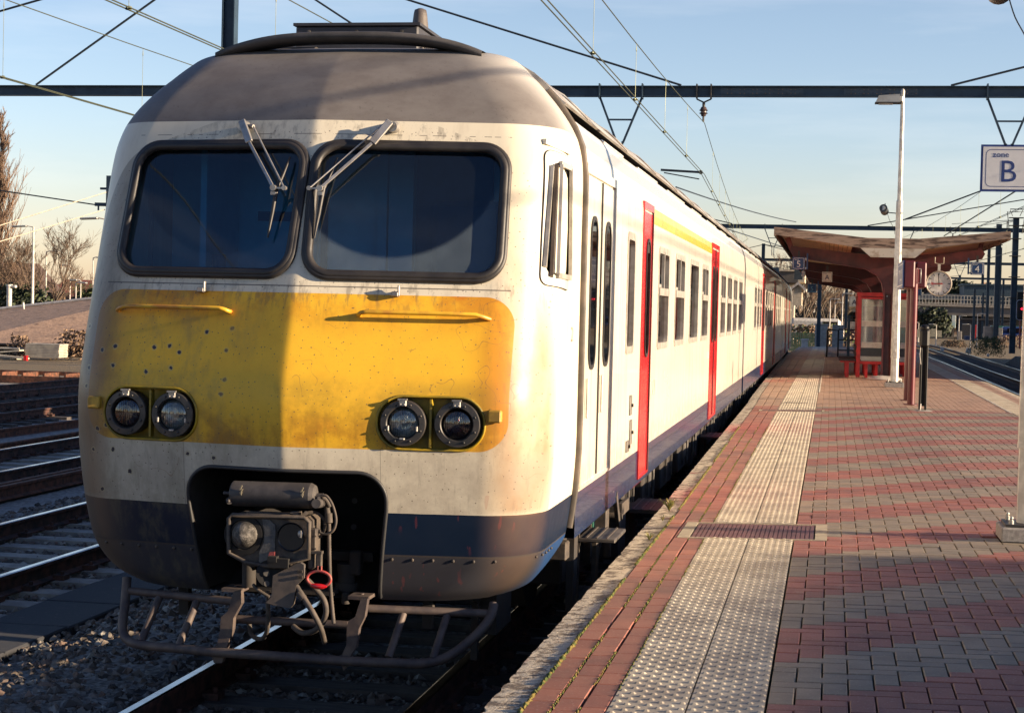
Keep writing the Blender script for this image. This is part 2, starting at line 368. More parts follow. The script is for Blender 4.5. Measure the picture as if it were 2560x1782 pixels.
ys = [Y0+i*.25 for i in range(int((Y1-Y0)/.25)+1)]
body = MB()
for i in range(len(ys)-1):
    a, b = ys[i], ys[i+1]
    for (x0, x1) in ((plat_edge(a)+.02, 1.3), (1.3, PR)):
        xa0 = x0; xb0 = plat_edge(b)+.02 if x0 < 1 else x0
        body.add([(xa0, a, pz(xa0)-.075), (x1, a, pz(x1)-.075), (x1, b, pz(x1)-.075), (xb0, b, pz(xb0)-.075)], [(0, 1, 2, 3)])
for i in range(0, len(ys)-8, 8):
    a, b = ys[i], ys[i+8]; ea, eb = plat_edge(a)+.06, plat_edge(b)+.06
    body.add([(ea, a, -.95), (eb, b, -.95), (eb, b, -.12), (ea, a, -.12)], [(0, 3, 2, 1)]); body.add([(PR-.05, a, -.95), (PR-.05, b, -.95), (PR-.05, b, -.1), (PR-.05, a, -.1)], [(0, 1, 2, 3)])
body.add([(plat_edge(Y1), Y1, -.95), (PR, Y1, -.95), (PR, Y1, -.07), (plat_edge(Y1), Y1, -.07)], [(0, 1, 2, 3)])
grout = M('paving joint sand', (.055, .045, .03), .95, 0, (.11, .09, .035), 20, .4)
struct(body.build('platform', grout))
# coping stones with ragged arris
mb = MB(); R = random.Random(5); y = Y0
for side in (0, 1):
    y = Y0; k = 0
    edge = []
    while y < Y1: edge.append((y, R.gauss(0, .004)+(R.random() < .05)*R.uniform(0, .022))); y += .06 if y < 30 else .5
    wd = .165
    for (ya, ja), (yb, jb) in zip(edge, edge[1:]):
        if side == 0:
            xa, xb = plat_edge(ya)+abs(ja), plat_edge(yb)+abs(jb); ia, ib = plat_edge(ya)+wd, plat_edge(yb)+wd
        else: xa, xb = PR-abs(ja), PR-abs(jb); ia = ib = PR-wd
        za, zb = pz(ia)-.004, pz(ib)-.004
        mb.add([(xa, ya, za-.012), (ia, ya, za), (ib, yb, zb), (xb, yb, zb-.012)], [(0, 1, 2, 3)] if side == 0 else [(3, 2, 1, 0)])
        sx = .02 if side == 0 else -.02
        mb.add([(xa, ya, za-.012), (xb, yb, zb-.012), (xb+sx, yb, -.16), (xa+sx, ya, -.16)], [(0, 1, 2, 3)] if side == 0 else [(3, 2, 1, 0)])
struct(mb.build('platform_edge', coping_mat()))
# bricks
def brick_mat(name, c, c2):
    m, nt, p = new_mat(name); vec, x, y, z = coords(nt); gg = nt.nodes.new('ShaderNodeNewGeometry'); r = E(nt, gg.outputs['Random Per Island'])
    n = noise(nt, vec, 3, 5, .6); n2 = noise(nt, vec, 90, 3, .6)
    col = mixc(nt, r, c, c2); col = mixc(nt, n.ramp(.35, .75)*.35, col, (.06, .05, .05)); col = mixc(nt, n2.ramp(.55, .75)*.35, col, (.5, .42, .35)); big = noise(nt, vec, .7, 6, .65); col = mixc(nt, big.ramp(.48, .68)*.38, col, (.07, .055, .05)); col = mixc(nt, noise(nt, vec, 1.6, 5, .7, (1, .4, 1)).ramp(.56, .72)*.3, col, (.36, .30, .23)); col = mixc(nt, voro(nt, vec, 3.2, (1, 1, .01)).lt(.045)*.7, col, (.06, .055, .05)); nt.links.new(col, p.inputs['Base Color'])
    nt.links.new((n*.25+.55).v, p.inputs['Roughness']); bump(nt, p, n2, .25, .004); return m
br_red = brick_mat('red paving brick', (.32, .11, .075), (.22, .075, .055)); br_grey = brick_mat('grey paving brick', (.28, .215, .145), (.20, .165, .12))
br_tan = brick_mat('tan paving brick', (.42, .26, .17), (.33, .20, .13)); br_edge = brick_mat('edge paving brick', (.33, .12, .075), (.24, .08, .055))
def brick(mb, x0, y0, x1, y1, mi, gap=.006, h=.07):
    for gy0, gy1, gx0, gx1 in GR:
        if x1 > gx0+.01 and x0 < gx1-.01 and y1 > gy0 and y0 < gy1:
            if y0 < gy0: y1 = gy0-.002
            elif y1 > gy1: y0 = gy1+.002
            elif x1 > gx1+.02: x0 = gx1+.002
            elif x0 < gx0-.02: x1 = gx0-.002
            else: return
    if y1-y0 < .02 or x1-x0 < .02: return
    g = gap/2; x0 += g; x1 -= g; y0 += g; y1 -= g
    t = R.gauss(0, .0012); dz = R.gauss(0, .0008); b = .004
    a = [(x0, y0), (x1, y0), (x1, y1), (x0, y1)]; i_ = [(x0+b, y0+b), (x1-b, y0+b), (x1-b, y1-b), (x0+b, y1-b)]
    vs = [(x, y, pz(x)-.05) for x, y in a]+[(x, y, pz(x)+t-.004) for x, y in a]+[(x, y, pz(x)+t+dz*(x-x0)) for x, y in i_]
    mb.add(vs, [(0, 1, 5, 4), (1, 2, 6, 5), (2, 3, 7, 6), (3, 0, 4, 7), (4, 5, 9, 8), (5, 6, 10, 9), (6, 7, 11, 10), (7, 4, 8, 11), (8, 9, 10, 11)], mi)
TL, TR_ = -.81, -.21      # tactile strip of this side
GR = [(11.95, 12.85, -1.0, .016), (28.0, 28.45, -1.1, -.06)]   # inspection covers (y0,y1,x0,x1 incl. frame)
def blocked(x, y):
    return any(y0-.05 < y < y1+.05 and x0-.08 < x < x1+.08 for y0, y1, x0, x1 in GR)
mb = MB(); u = .106; SEAM = 29.6
ni = int((PR-.165-TR_)/u)+1
for j in range(int(5.2/u), int((Y1-.4)/u)):
    for i in range(ni):
        k = (i-j) % 4; x0, y0 = TR_+.004+i*u, j*u
        if k == 0: x1, y1 = min(x0+2*u, PR-.17), y0+u
        elif k == 3: x1, y1 = x0+u, y0+2*u
        elif i == 0 and k == 1: x1, y1 = x0+u, y0+u
        else: continue
        if x1 > PR-.16 or (2.96 < (x0+x1)/2 ): continue
        if 1.15 < (x0+x1)/2 < 1.6 and 12.08 < (y0+y1)/2 < 12.5: continue
        ci = math.floor((i-j)/8) % 2 if (y0+y1)/2 < SEAM else 2
        brick(mb, x0, y0, x1, y1, ci, .007)
# longitudinal edging of three rows beside the coping
for c in range(3):
    y = 5.0+.07*c
    while y < Y1-.3:
        l = .222; e = plat_edge(y)+.165
        wdt = (TL-e)/3; x0 = e+c*wdt
        brick(mb, x0+.002, y, x0+wdt-.002, y+l, 2 if y > SEAM else 3, .006)
        y += l
y = 5.0
while y < Y1-.3:
    for q_ in (3.405, 3.55): brick(mb, q_, y, q_+.142, y+.222, 2 if y > SEAM else 3, .01)
    y += .222
struct(mb.build('paving', [br_red, br_grey, br_tan, br_edge]))
# tactile strips with raised domes
tact = M('pale tactile concrete', (.52, .45, .34), .8, 0, (.33, .28, .22), 3.5, .3, .003, island=.22)
def strip(xa, xb, name, ya, yb, dome_to, straight=False):
    t = MB(); nx = 2; wt = (xb-xa)/nx; y = ya
    while y < yb:
        for i in range(nx):
            x0 = xa+i*wt+(.004 if i else 0); x1 = xa+(i+1)*wt-.003
            if not blocked((x0+x1)/2, y+.15):
                t.add([(x0, y+.0015, pz(x0)), (x1, y+.0015, pz(x1)), (x1, y+.2985, pz(x1)), (x0, y+.2985, pz(x0)), (x0, y+.0015, pz(x0)-.05), (x1, y+.0015, pz(x1)-.05), (x1, y+.2985, pz(x1)-.05), (x0, y+.2985, pz(x0)-.05)],
                      [(0, 1, 2, 3), (0, 4, 5, 1), (1, 5, 6, 2), (2, 6, 7, 3), (3, 7, 4, 0)])
                if y < dome_to:
                    sp = wt/7
                    for a in range(7):
                        for b in range(6):
                            if (a+b) % 2: continue
                            cx, cy = x0+sp*(a+.5), y+.05*(b+.5); r0, r1, h = .0165, .008, .0065; zz = pz(cx)+.0004; kk = 6
                            vs = [(cx+r0*cos(2*pi*q/kk), cy+r0*sin(2*pi*q/kk), zz) for q in range(kk)]+[(cx+r1*cos(2*pi*q/kk), cy+r1*sin(2*pi*q/kk), zz+h) for q in range(kk)]
                            t.add(vs, [(q, (q+1) % kk, kk+(q+1) % kk, kk+q) for q in range(kk)]+[list(range(kk, 2*kk))], 0, False)
        y += .3
    struct(t.build(name, tact))
strip(TL, TR_, 'tactile_paving', 5.1, Y1-.5, 42)
strip(2.98, 3.40, 'tactile_paving', 5.1, Y1-.5, 45)
mb = MB()
mb.box((2.955, 57.5, pz(2.95)+.002), (.03, 56, .01)); mb.box((-.19, 60, pz(-.19)+.004), (.025, 50, .01)); struct(mb.build('kerb_line', M('pale kerb line', (.6, .55, .45), .8)))
# moss in joints and weeds on the coping
def moss():
    mb = MB(); R = random.Random(9)
    def tuft(x, y, r):
        n = 5; vs = [(x+r*(.7+.6*R.random())*cos(2*pi*k/n), y+r*1.6*(.7+.6*R.random())*sin(2*pi*k/n), pz(x)-.001) for k in range(n)]+[(x, y, pz(x)+r*.8)]
        mb.add(vs, [(k, (k+1) % n, n) for k in range(n)], 0 if R.random() < .5 else 1)
    for c, dens in ((0, 1), (1, .8), (2, .7), (3, .25)):
        y = 5.5
        while y < 24:
            e = plat_edge(y)+.165; x = e+c*(TL-e)/3
            if sin(y*1.7+c*2)+sin(y*4.1+c) > -.6*dens-.2+(.0 if c else -.5) and not blocked(x, y): tuft(x+R.gauss(0, .003), y, R.uniform(.004, .008)*(1.9 if c == 0 else 1))
            y += R.uniform(.012, .03)
    tag(mb.build('moss', [M('yellow moss', (.20, .15, .035), .95), M('green moss', (.08, .10, .02), .95)]), 'yellow green moss growing in the brick joints along the coping', 'moss', kind='stuff')
moss()
def weed(x, y, r, n, lab, seed):
    R = random.Random(seed); mb = MB()
    for i in range(n):
        a = R.uniform(0, 2*pi); l = r*R.uniform(.6, 1.2); b = Vector((cos(a), sin(a), 0)); s_ = Vector((-sin(a), cos(a), 0))*r*.045; p = Vector((x, y, pz(x)))
        q = [p+b*l*t+Vector((0, 0, l*.9*sin(t*2.1))) for t in (0, .35, .7, 1)]
        mb.add([q[0]-s_, q[0]+s_, q[1]+s_, q[1]-s_, q[2]+s_*.7, q[2]-s_*.7, q[3]], [(0, 1, 2, 3), (3, 2, 4, 5), (5, 4, 6)], 0 if R.random() < .6 else 1)
    tag(mb.build('weed', [M('weed green', (.11, .15, .03), .8), M('weed dry', (.28, .22, .06), .8)]), lab, 'weed')
weed(-1.20, 13.55, .09, 60, 'larger grass tuft on the coping beyond the drain cover', 1); weed(-1.17, 11.75, .05, 40, 'small clover like weed on the coping before the drain cover', 2); weed(-1.19, 12.9, .04, 20, 'low creeping weed beside the drain cover on the coping', 3)
# inspection covers
iron = M('rust brown cast iron', (.17, .07, .065), .6, .3, (.11, .05, .05), 6, .2)
def cover(y0, y1, x0, x1, lab, inner=.09):
    t = thing('drain_cover', lab, 'drain cover', ((x0+x1)/2, (y0+y1)/2, 0), 'drain covers across the tactile strip'); cx, cy = (x0+x1)/2, (y0+y1)/2
    f = MB()
    P = lambda x, y, z=0: (x-cx, y-cy, pz(x)+z)
    X0, X1, Yb0, Yb1 = x0+inner, x1-inner, y0+inner*.5, y1-inner*.5
    def slab(m_, a, b, c, d, h): m_.add([P(a, c, h), P(b, c, h), P(b, d, h), P(a, d, h), P(a, c, -.05), P(b, c, -.05), P(b, d, -.05), P(a, d, -.05)], [(0, 1, 2, 3), (0, 4, 5, 1), (1, 5, 6, 2), (2, 6, 7, 3), (3, 7, 4, 0)])
    slab(f, x0, X0-.008, y0, y1, .003); slab(f, X1+.008, x1, y0, y1, .003); slab(f, X0-.008, X1+.008, y0, Yb0-.008, .003); slab(f, X0-.008, X1+.008, Yb1+.008, y1, .003)
    f.build('frame', M('cover concrete', (.36, .30, .21), .9, 0, (.27, .23, .17), 8, .3), t)
    p = MB(); n = int((X1-X0)/.03); w_ = (X1-X0)/n; slab(p, X0, X1, Yb0, Yb1, -.006)
    for i in range(n): slab(p, X0+i*w_+.003, X0+(i+1)*w_-.003, Yb0+.006, Yb1-.006, .001)
    p.build('lid', iron, t)
cover(*GR[0], 'large ribbed rust brown drain cover in the near tactile strip'); cover(*GR[1], 'narrow rust brown drain cover further along the platform', .05)
mb = MB(); mb.box((-.55, 30.7, pz(-.55)+.002), (.42, .06, .012)); tag(mb.build('joint_strip', steel_dark), 'thin dark joint strip across the tactile paving', 'joint strip')
# ================================================================ TRAIN
def cr(pts, t):        # piecewise smooth interpolation of control rows
    n = len(pts)-1; f = t*n; i = min(int(f), n-1); f -= i
    p = [pts[max(i-1, 0)], pts[i], pts[i+1], pts[min(i+2, n)]]
    return [0.5*((2*b)+(-a+c)*f+(2*a-5*b+4*c-d)*f*f+(-a+3*b-3*c+d)*f**3) for a, b, c, d in zip(*p)]
PROF = [(-.14, 1.22, 9.63), (-.07, 1.30, 9.575), (.04, 1.365, 9.53), (.17, 1.40, 9.49), (.4, 1.43, 9.44), (.65, 1.447, 9.40), (.9, 1.45, 9.375), (1.08, 1.45, 9.385), (1.3, 1.45, 9.45), (1.6, 1.45, 9.55), (2.0, 1.45, 9.69), (2.4, 1.45, 9.83), (2.58, 1.425, 9.90), (2.70, 1.375, 9.96), (2.82, 1.295, 10.06),
        (2.94, 1.195, 10.19), (3.04, 1.10, 10.33), (3.11, 1.02, 10.47), (3.155, .88, 10.63), (3.185, .65, 10.78), (3.205, .35, 10.89), (3.21, .03, 10.96)]
_T = np.linspace(0, 1, 1200); _PR = np.array([cr(PROF, t) for t in _T])
def prof_at(z):
    return float(np.interp(z, _PR[:, 0], _PR[:, 1])), float(np.interp(z, _PR[:, 0], _PR[:, 2]))
SLOPE = .15; YS = 10.95
def face_y(x, W, Yf):
    ax = abs(x); Rx = min(.34, .9*W); Ry = .42*min(1, (YS-Yf)/.75)
    if Yf > 9.49 and W < 1.40 and Yf < 9.66 and W > 1.2: Rx += (1.40-W)*1.1; Ry += (1.40-W)*1.0
    y = Yf+SLOPE*(sqrt(ax*ax+.014**2)-.014)*min(1, (YS-Yf)/1.0)
    if ax > W-Rx:
        q = min(1, (ax-(W-Rx))/Rx); y += Ry*(1-sqrt(max(0, 1-q**2.2)))
    return min(y, YS)
def NP(x, z, off=0.0):      # point on the nose front, offset outwards (towards -Y)
    W, Yf = prof_at(z); return Vector((x, face_y(x, W, Yf)-off, z))
def side_pt(y, z, off=0.0, s=1):
    W, Yf = prof_at(z); lo, hi = W*.5, W
    if y >= face_y(W, W, Yf): return Vector((s*(W+off), y, z))
    for _ in range(30):
        m_ = (lo+hi)/2
        if face_y(m_, W, Yf) < y: lo = m_
        else: hi = m_
    return Vector((s*(lo+off*.8), y-off*.4, z))
def sdbox(x, z, cx, cz, hx, hz, r):
    qx, qz = abs(x-cx)-hx+r, abs(z-cz)-hz+r
    return math.hypot(max(qx, 0), max(qz, 0))+min(max(qx, qz), 0)-r
WIN = (.592, 2.105, .546, .378, .135)      # right windscreen (cx, cz, half w, half h, radius); the left one mirrors it
def sd_win(x, z, s): return sdbox(x*s-(z-2.105)*-.03, z, *WIN)
LAMPX = (.68, .98); LZ = .90
def sd_lamp(x, z, s): return sdbox(x*s, z, .83, LZ, .30, .15, .145)
def sd_cut(x, z):
    k = .49+.07*min(1, max(0, (z+.14)/.55)); return sdbox(x+.01, z, 0, .11, k+.03, .50, .16)
def sd_holes(x, z):
    return min(sd_win(x, z, 1), sd_win(x, z, -1), sd_lamp(x, z, 1), sd_lamp(x, z, -1), sd_cut(x, z))
def outline(cx, cz, hx, hz, r, n=10, s=1, shear=0.0):
    pts = []
    for (ax, az, a0) in ((1, 1, 0), (-1, 1, 90), (-1, -1, 180), (1, -1, 270)):
        for k in range(n+1):
            a = radians(a0+90*k/n); x, z = cx+ax*(hx-r)+r*cos(a), cz+az*(hz-r)+r*sin(a); pts.append(((x+shear*(z-cz))*s, z))
    # densify straight runs
    out = []
    for i, p in enumerate(pts):
        q = pts[(i+1) % len(pts)]; l = math.hypot(q[0]-p[0], q[1]-p[1]); k = max(1, int(l/.05))
        out += [(p[0]+(q[0]-p[0])*j/k, p[1]+(q[1]-p[1])*j/k) for j in range(k)]
    return out
# --- paints of the cab, placed by position on the body
def nose_mat():
    m, nt, p = new_mat('cab paint'); vec, x, y, z = coords(nt); ax = x.abs()
    n1 = noise(nt, vec, 2.2, 5, .6); n2 = noise(nt, vec, 7, 6, .65); st = noise(nt, vec, 10, 5, .6, (1.6, 1, .16)); fine = noise(nt, vec, 55, 3, .6)
    def sd(cx, cz, hx, hz, r, X=ax):
        qx, qz = (X-cx).abs()-(hx-r), (z-cz).abs()-(hz-r); a, b = qx.max(0.0), qz.max(0.0)
        return (a*a+b*b).sqrt()+(qx.max(qz)).min(0.0)-r
    front = y.lt(10.02)
    white = (.66, .60, .47); yel = (.80, .465, .028); blue = (.004, .012, .032); grey = (.175, .16, .15); dark = (.036, .034, .038); purple = (.4, .06, .05)
    col = mixc(nt, st.ramp(.45, .8)*.35, white, (.42, .36, .28))
    ysd = sd(0, 1.18, 1.255, .435, .17)
    yc = mixc(nt, n2.ramp(.4, .75)*.25, yel, (.60, .28, .016)); yc = mixc(nt, n1.ramp(.48, .7)*.4, yc, (.72, .42, .03))
    redd = noise(nt, vec, 3.4, 4, .6, (1, 1, 1.5)).ramp(.55, .72)*(ysd.ramp(-.22, -.05))*x.ramp(.0, .4); yc = mixc(nt, redd*.75, yc, (.60, .09, .015))
    col = mixc(nt, ysd.lt(0.0)*front, col, yc)
    # blue band and dark valance
    zt = z+(n2*.004)
    col = mixc(nt, zt.lt(.385), col, blue)
    dz = (y.ramp(9.95, 10.35)); lowc = mixc(nt, dz, dark, (.016, .05, .14)); col = mixc(nt, z.lt(.135), col, lowc)
    fr = (y.ramp(10.0, 9.75)); col = mixc(nt, z.lt(.135)*fr*(n1.ramp(.3, .6, .35, .85)), col, (.04, .04, .05))
    # roof cowl
    cowl = mixc(nt, noise(nt, vec, 3, 7, .7, (1, 1, 2.2)).ramp(.35, .7)*.8, grey, (.12, .105, .098)); cowl = mixc(nt, noise(nt, vec, 40, 3, .6).ramp(.62, .7)*.35, cowl, (.07, .06, .055)); cowl = mixc(nt, y.ramp(10.25, 10.7)*(x.ramp(.5, 1.0)), cowl, (.40, .38, .35))
    col = mixc(nt, z.gt(2.64), col, cowl)
    # grime: along the front corners, under the lamps, run-down streaks and stone chips
    cmb = nt.nodes.new('ShaderNodeCombineXYZ'); nt.links.new(x.v, cmb.inputs[0]); nt.links.new(z.v, cmb.inputs[1]); xz = cmb.outputs[0]
    def v2(scale, out='Distance'):
        n = nt.nodes.new('ShaderNodeTexVoronoi'); n.voronoi_dimensions = '2D'; n.inputs['Scale'].default_value = scale; nt.links.new(xz, n.inputs['Vector']); return E(nt, n.outputs[out])
    st2 = noise(nt, vec, 30, 4, .6, (1, 1, .07)); st3 = noise(nt, vec, 9, 6, .7, (1, 1, .35)); patch = noise(nt, vec, 1.6, 7, .72)
    corner = (ax.ramp(1.05, 1.28))*(y.ramp(10.10, 9.82)); cz_ = z.ramp(2.0, 1.0, .3, 1.0)*z.ramp(2.64, 2.3, .0, 1)*z.ramp(.36, .42, .3, 1); col = mixc(nt, corner*cz_*n1.ramp(.15, .8, .45, 1.0), col, (.24, .125, .05)); col = mixc(nt, corner*cz_*st3.ramp(.55, .75)*.35, col, (.12, .08, .05))
    low = z.ramp(.80, .64)*z.gt(.385)*front; col = mixc(nt, low*patch.ramp(.30, .60)*.65, col, (.32, .27, .215)); col = mixc(nt, low*st2.ramp(.54, .70)*.25, col, (.12, .10, .09))
    top = (z-2.1).abs().ramp(.60, .46)*st2.ramp(.50, .68)*front*(z-2.1).abs().ramp(.36, .46); col = mixc(nt, top*.55, col, (.18, .16, .13))
    rim = (ysd.ramp(-.30, -.02))*ysd.lt(0.0)*front; col = mixc(nt, rim*patch.ramp(.36, .60)*.75, col, (.48, .17, .012)); col = mixc(nt, rim*st2.ramp(.5, .66)*.25, col, (.16, .10, .02))
    lampz = sd(0, .92, 1.25, .24, .12).ramp(.03, -.10)*front*z.lt(1.18); col = mixc(nt, lampz*patch.ramp(.42, .60)*.38, col, (.13, .095, .02))
    ls = x.ramp(.02, -.5)*z.lt(2.64)*front; col = mixc(nt, ls*st3.ramp(.45, .68)*.35, col, (.16, .14, .08)); col = mixc(nt, ls*ax.ramp(.9, 1.25)*.55, col, (.13, .10, .07))
    drip = noise(nt, vec, 24, 2, .4, (1, 1, .035)).ramp(.655, .68)*noise(nt, vec, 3, 2).ramp(.4, .55)*front*z.lt(.74); col = mixc(nt, drip*x.gt(.4)*z.lt(.5)*.22, col, (.28, .05, .045))
    wob = noise(nt, vec, 42, 3, .6)*.22-.06
    ch = v2(8.5)+wob; chip = ch.lt(.14)*v2(8.5, 'Color').gt(.52)*(x.ramp(-.25, -.45))*z.lt(1.42)*z.gt(.40)
    ring_ = ch.lt(.20)*v2(8.5, 'Color').gt(.52)*(x.ramp(-.25, -.45))*z.lt(1.42)*z.gt(.40); col = mixc(nt, ring_*.4, col, (.42, .36, .20)); col = mixc(nt, chip, col, (.035, .03, .04))
    chip2 = (v2(26)+wob).lt(.13)*v2(26, 'Color').gt(.60)*front*z.lt(2.6)*z.gt(.385); col = mixc(nt, chip2*.8, col, (.10, .075, .06))
    chip3 = (v2(60)+wob).lt(.13)*v2(60, 'Color').gt(.70)*front*z.gt(.385); col = mixc(nt, chip3*.6, col, (.10, .08, .07))
    wv = noise(nt, vec, 1.3, 3, .5); scr = ((wv*14.0)._m('FRACT')-.5).abs().lt(.012)*patch.gt(.54)*front*z.lt(1.6)*z.gt(.42); col = mixc(nt, scr*.5, col, (.20, .10, .05))
    seam = ((z-1.655).abs().lt(.0035))*ax.lt(1.22); seam = seam.max((z-.135).abs().lt(.005)); seam = seam.max((z-2.555).abs().lt(.002)*n2.gt(.5)*ax.lt(1.15))
    seam = seam.max(((x+.62).abs().lt(.002)+(x-.55).abs().lt(.002)).min(1.0)*z.lt(.75)*z.gt(.385)*.6)
    col = mixc(nt, seam*.8, col, (.06, .05, .045))
    nt.links.new(col, p.inputs['Base Color'])
    rg = (n2*.25)+.30; rg = rg+z.gt(2.64)*.12; nt.links.new(rg.v, p.inputs['Roughness']); p.inputs['Specular IOR Level'].default_value = .4
    bump(nt, p, n1*.3+fine*.05-chip*.35, .3, .01); return m
CAB = nose_mat()
def side_mat():
    m, nt, p = new_mat('coach paint'); vec, x, y, z = coords(nt)
    n1 = noise(nt, vec, 1.2, 5, .6, (1, .5, 1)); st = noise(nt, vec, 5, 5, .6, (1, 2.2, .12)); n2 = noise(nt, vec, 9, 5, .6)
    col = mixc(nt, st.ramp(.4, .75)*.4, (.72, .69, .60), (.47, .42, .34)); col = mixc(nt, n1.ramp(.45, .75)*.3, col, (.46, .39, .28)); col = mixc(nt, z.ramp(.75, .4)*n2.ramp(.35, .6)*.35, col, (.40, .32, .22)); sm_ = noise(nt, vec, 16, 3, .5, (1, 1, .06)).ramp(.55, .7)*z.ramp(1.28, 1.2)*z.ramp(.7, 1.15); col = mixc(nt, sm_*.3, col, (.35, .28, .2)); jl = ((y*.42)._m('FRACT')-.5).abs().lt(.0016); col = mixc(nt, jl*.6, col, (.25, .22, .18))
    b = mixc(nt, n2.ramp(.4, .7)*.5, (.012, .028, .080), (.04, .048, .085)); col = mixc(nt, z.lt(.385), col, b)
    col = mixc(nt, (z-2.66).abs().lt(.055), col, (.40, .40, .39)); nt.links.new(col, p.inputs['Base Color'])
    chip = voro(nt, vec, 6, (.01, 1, 1)).lt(.045)*z.lt(.36); col = mixc(nt, chip, col, (.6, .58, .5)); nt.links.new(col, p.inputs['Base Color'])
    p.inputs['Roughness'].default_value = .22; nt.links.new((n1*.2+.14).v, p.inputs['Roughness']); p.inputs['Coat Weight'].default_value = .3
    bump(nt, p, n1*1.6+st*.2, .35, .014); return m
COACH = side_mat()
roof_mat = M('coach roof grey', (.36, .35, .33), .55, 0, (.25, .22, .19), 2.2, .1, sc=(1, .6, 1)); groove = M('dark roof groove', (.012, .01, .01), .9)
under = M('underframe black', (.036, .032, .029), .85, 0, (.04, .03, .024), 7, .2); under_l = M('dusty underframe grey', (.12, .105, .092), .75, .1, (.04, .037, .035), 8, .2)
seal = M('brown rubber seal', (.11, .085, .065), .6, 0, (.06, .05, .04), 6); wframe = M('dull window frame', (.50, .47, .42), .35, .3, (.34, .31, .27), 8)
interior = M('coach interior', (.10, .09, .085), .9); cab_int = M('cab interior panel', (.20, .46, .58), .8, 0, (.14, .34, .46), 2); cab_dark = M('cab interior dark', (.012, .04, .09), .9)
curtain = M('red curtain', (.45, .03, .035), .85, 0, (.22, .015, .018), 4, .2, sc=(1, 8, .3)); yellow_band = M('first class yellow band', (.75, .46, .05), .25, 0, (.6, .36, .05), 4, coat=.3)
side_glass = glassmat('coach window glass', (.36, .36, .38), .02, .05)
def dustm(nt):
    vec, x, y, z = coords(nt); ax = x.abs()
    # wiped arc: circle under the wiper pivot; everything outside it keeps its film of dust
    dx, dz = ax-.50, z-2.46; r = (dx*dx+dz*dz).sqrt()
    n = noise(nt, vec, 5, 4, .6)
    return r.ramp(.615, .65)*(.24*1.0)*(n.ramp(.2, .8, .6, 1.0))*x.ramp(-.05, .05, .35, 1.0)+.015
cab_glass = glassmat('cab windscreen glass', (.30, .62, .82), .02, .055, dustmask=dustm)
ARMC = M('cast aluminium', (.45, .43, .40), .42, .7, (.3, .28, .26), 14, .1)
# --- carriage
def off_parent(o, par):      # geometry modelled in train space (x from track centre, y, z of the scene)
    o.parent = par; o.location = (0, -par['_y'], -RZ)
def make_root(label, y, group):
    t = thing('train_carriage', label, 'train carriage', (XC, y, RZ), group); t['_y'] = y; return t
SECT = [(1.45, .10), (1.45, 2.40), (1.43, 2.58), (1.385, 2.72), (1.35, 2.775)]
ROOFS = [(1.315, 2.852), (1.33, 2.862), (1.30, 2.885), (1.21, 2.975), (1.12, 3.055), (1.02, 3.112), (.88, 3.155), (.65, 3.185), (.35, 3.205), (0, 3.21)]
def rrect(y0, y1, z0, z1, r, n=4):
    pts = []
    for (cy, cz, a0) in ((y1-r, z1-r, 0), (y0+r, z1-r, 90), (y0+r, z0+r, 180), (y1-r, z0+r, 270)):
        for k in range(n+1): a = radians(a0+90*k/n); pts.append((cy+r*cos(a), cz+r*sin(a)))
    return pts
def ringplate(mb, outer, inner, x0, x1, mi=0):
    """flat frame in a plane of constant x, from x0 (back) to x1 (front); outer and inner are (y, z) loops of equal length"""
    n = len(outer); vs = [(x1, *p) for p in outer]+[(x1, *p) for p in inner]+[(x0, *p) for p in outer]+[(x0, *p) for p in inner]; fs = []
    for i in range(n):
        j = (i+1) % n; fs += [(i, j, n+j, n+i), (i, 2*n+i, 2*n+j, j), (n+i, n+j, 3*n+j, 3*n+i)]
    mb.add(vs, fs, mi)
X = 1.45
def pane(mb, y0, y1, z0, z1, r, x=X-.02, mi=0):
    p = rrect(y0, y1, z0, z1, r); mb.add([(x, *q) for q in p], [list(range(len(p)))], mi)
def window(root, kind, y0, y1, z0=1.24, z1=2.12, detail=True):
    f = MB(); o = rrect(y0-.03, y1+.03, z0-.035, z1+.035, .075); i_ = rrect(y0+.025, y1-.025, z0+.025, z1-.025, .05); ringplate(f, o, i_, X-.05, X+.007)
    if kind == 'sash':
        zm = z0+.50; f.box((X-.006, (y0+y1)/2, zm), (.045, y1-y0-.04, .07)); f.box((X-.008, (y0+y1)/2+.02, zm+.2), (.03, .045, .36)); f.box((X-.012, y0+.12, zm+.055), (.02, (y1-y0)*.42, .03))
    w = f.build('window', wframe, root); off_parent(w, root)
    g = MB(); pane(g, y0, y1, z0, z1, .05, X-.03); gl = g.build('pane', side_glass, w)
    c = MB()
    ns = 10
    for (a, b) in ((y0+.02, y0+.02+(y1-y0)*.22), (y1-.02-(y1-y0)*.3, y1-.02)):
        vs = []; 
        for k in range(ns+1): yy = a+(b-a)*k/ns; xx = X-.12+.018*sin(k*2.1); vs += [(xx, yy, z0-.02), (xx, yy, z1 if kind != 'sash' else z0+.46)]
        c.add(vs, [(2*k, 2*k+2, 2*k+3, 2*k+1) for k in range(ns)], 0, True)
    if detail: c.build('curtain', curtain, w)
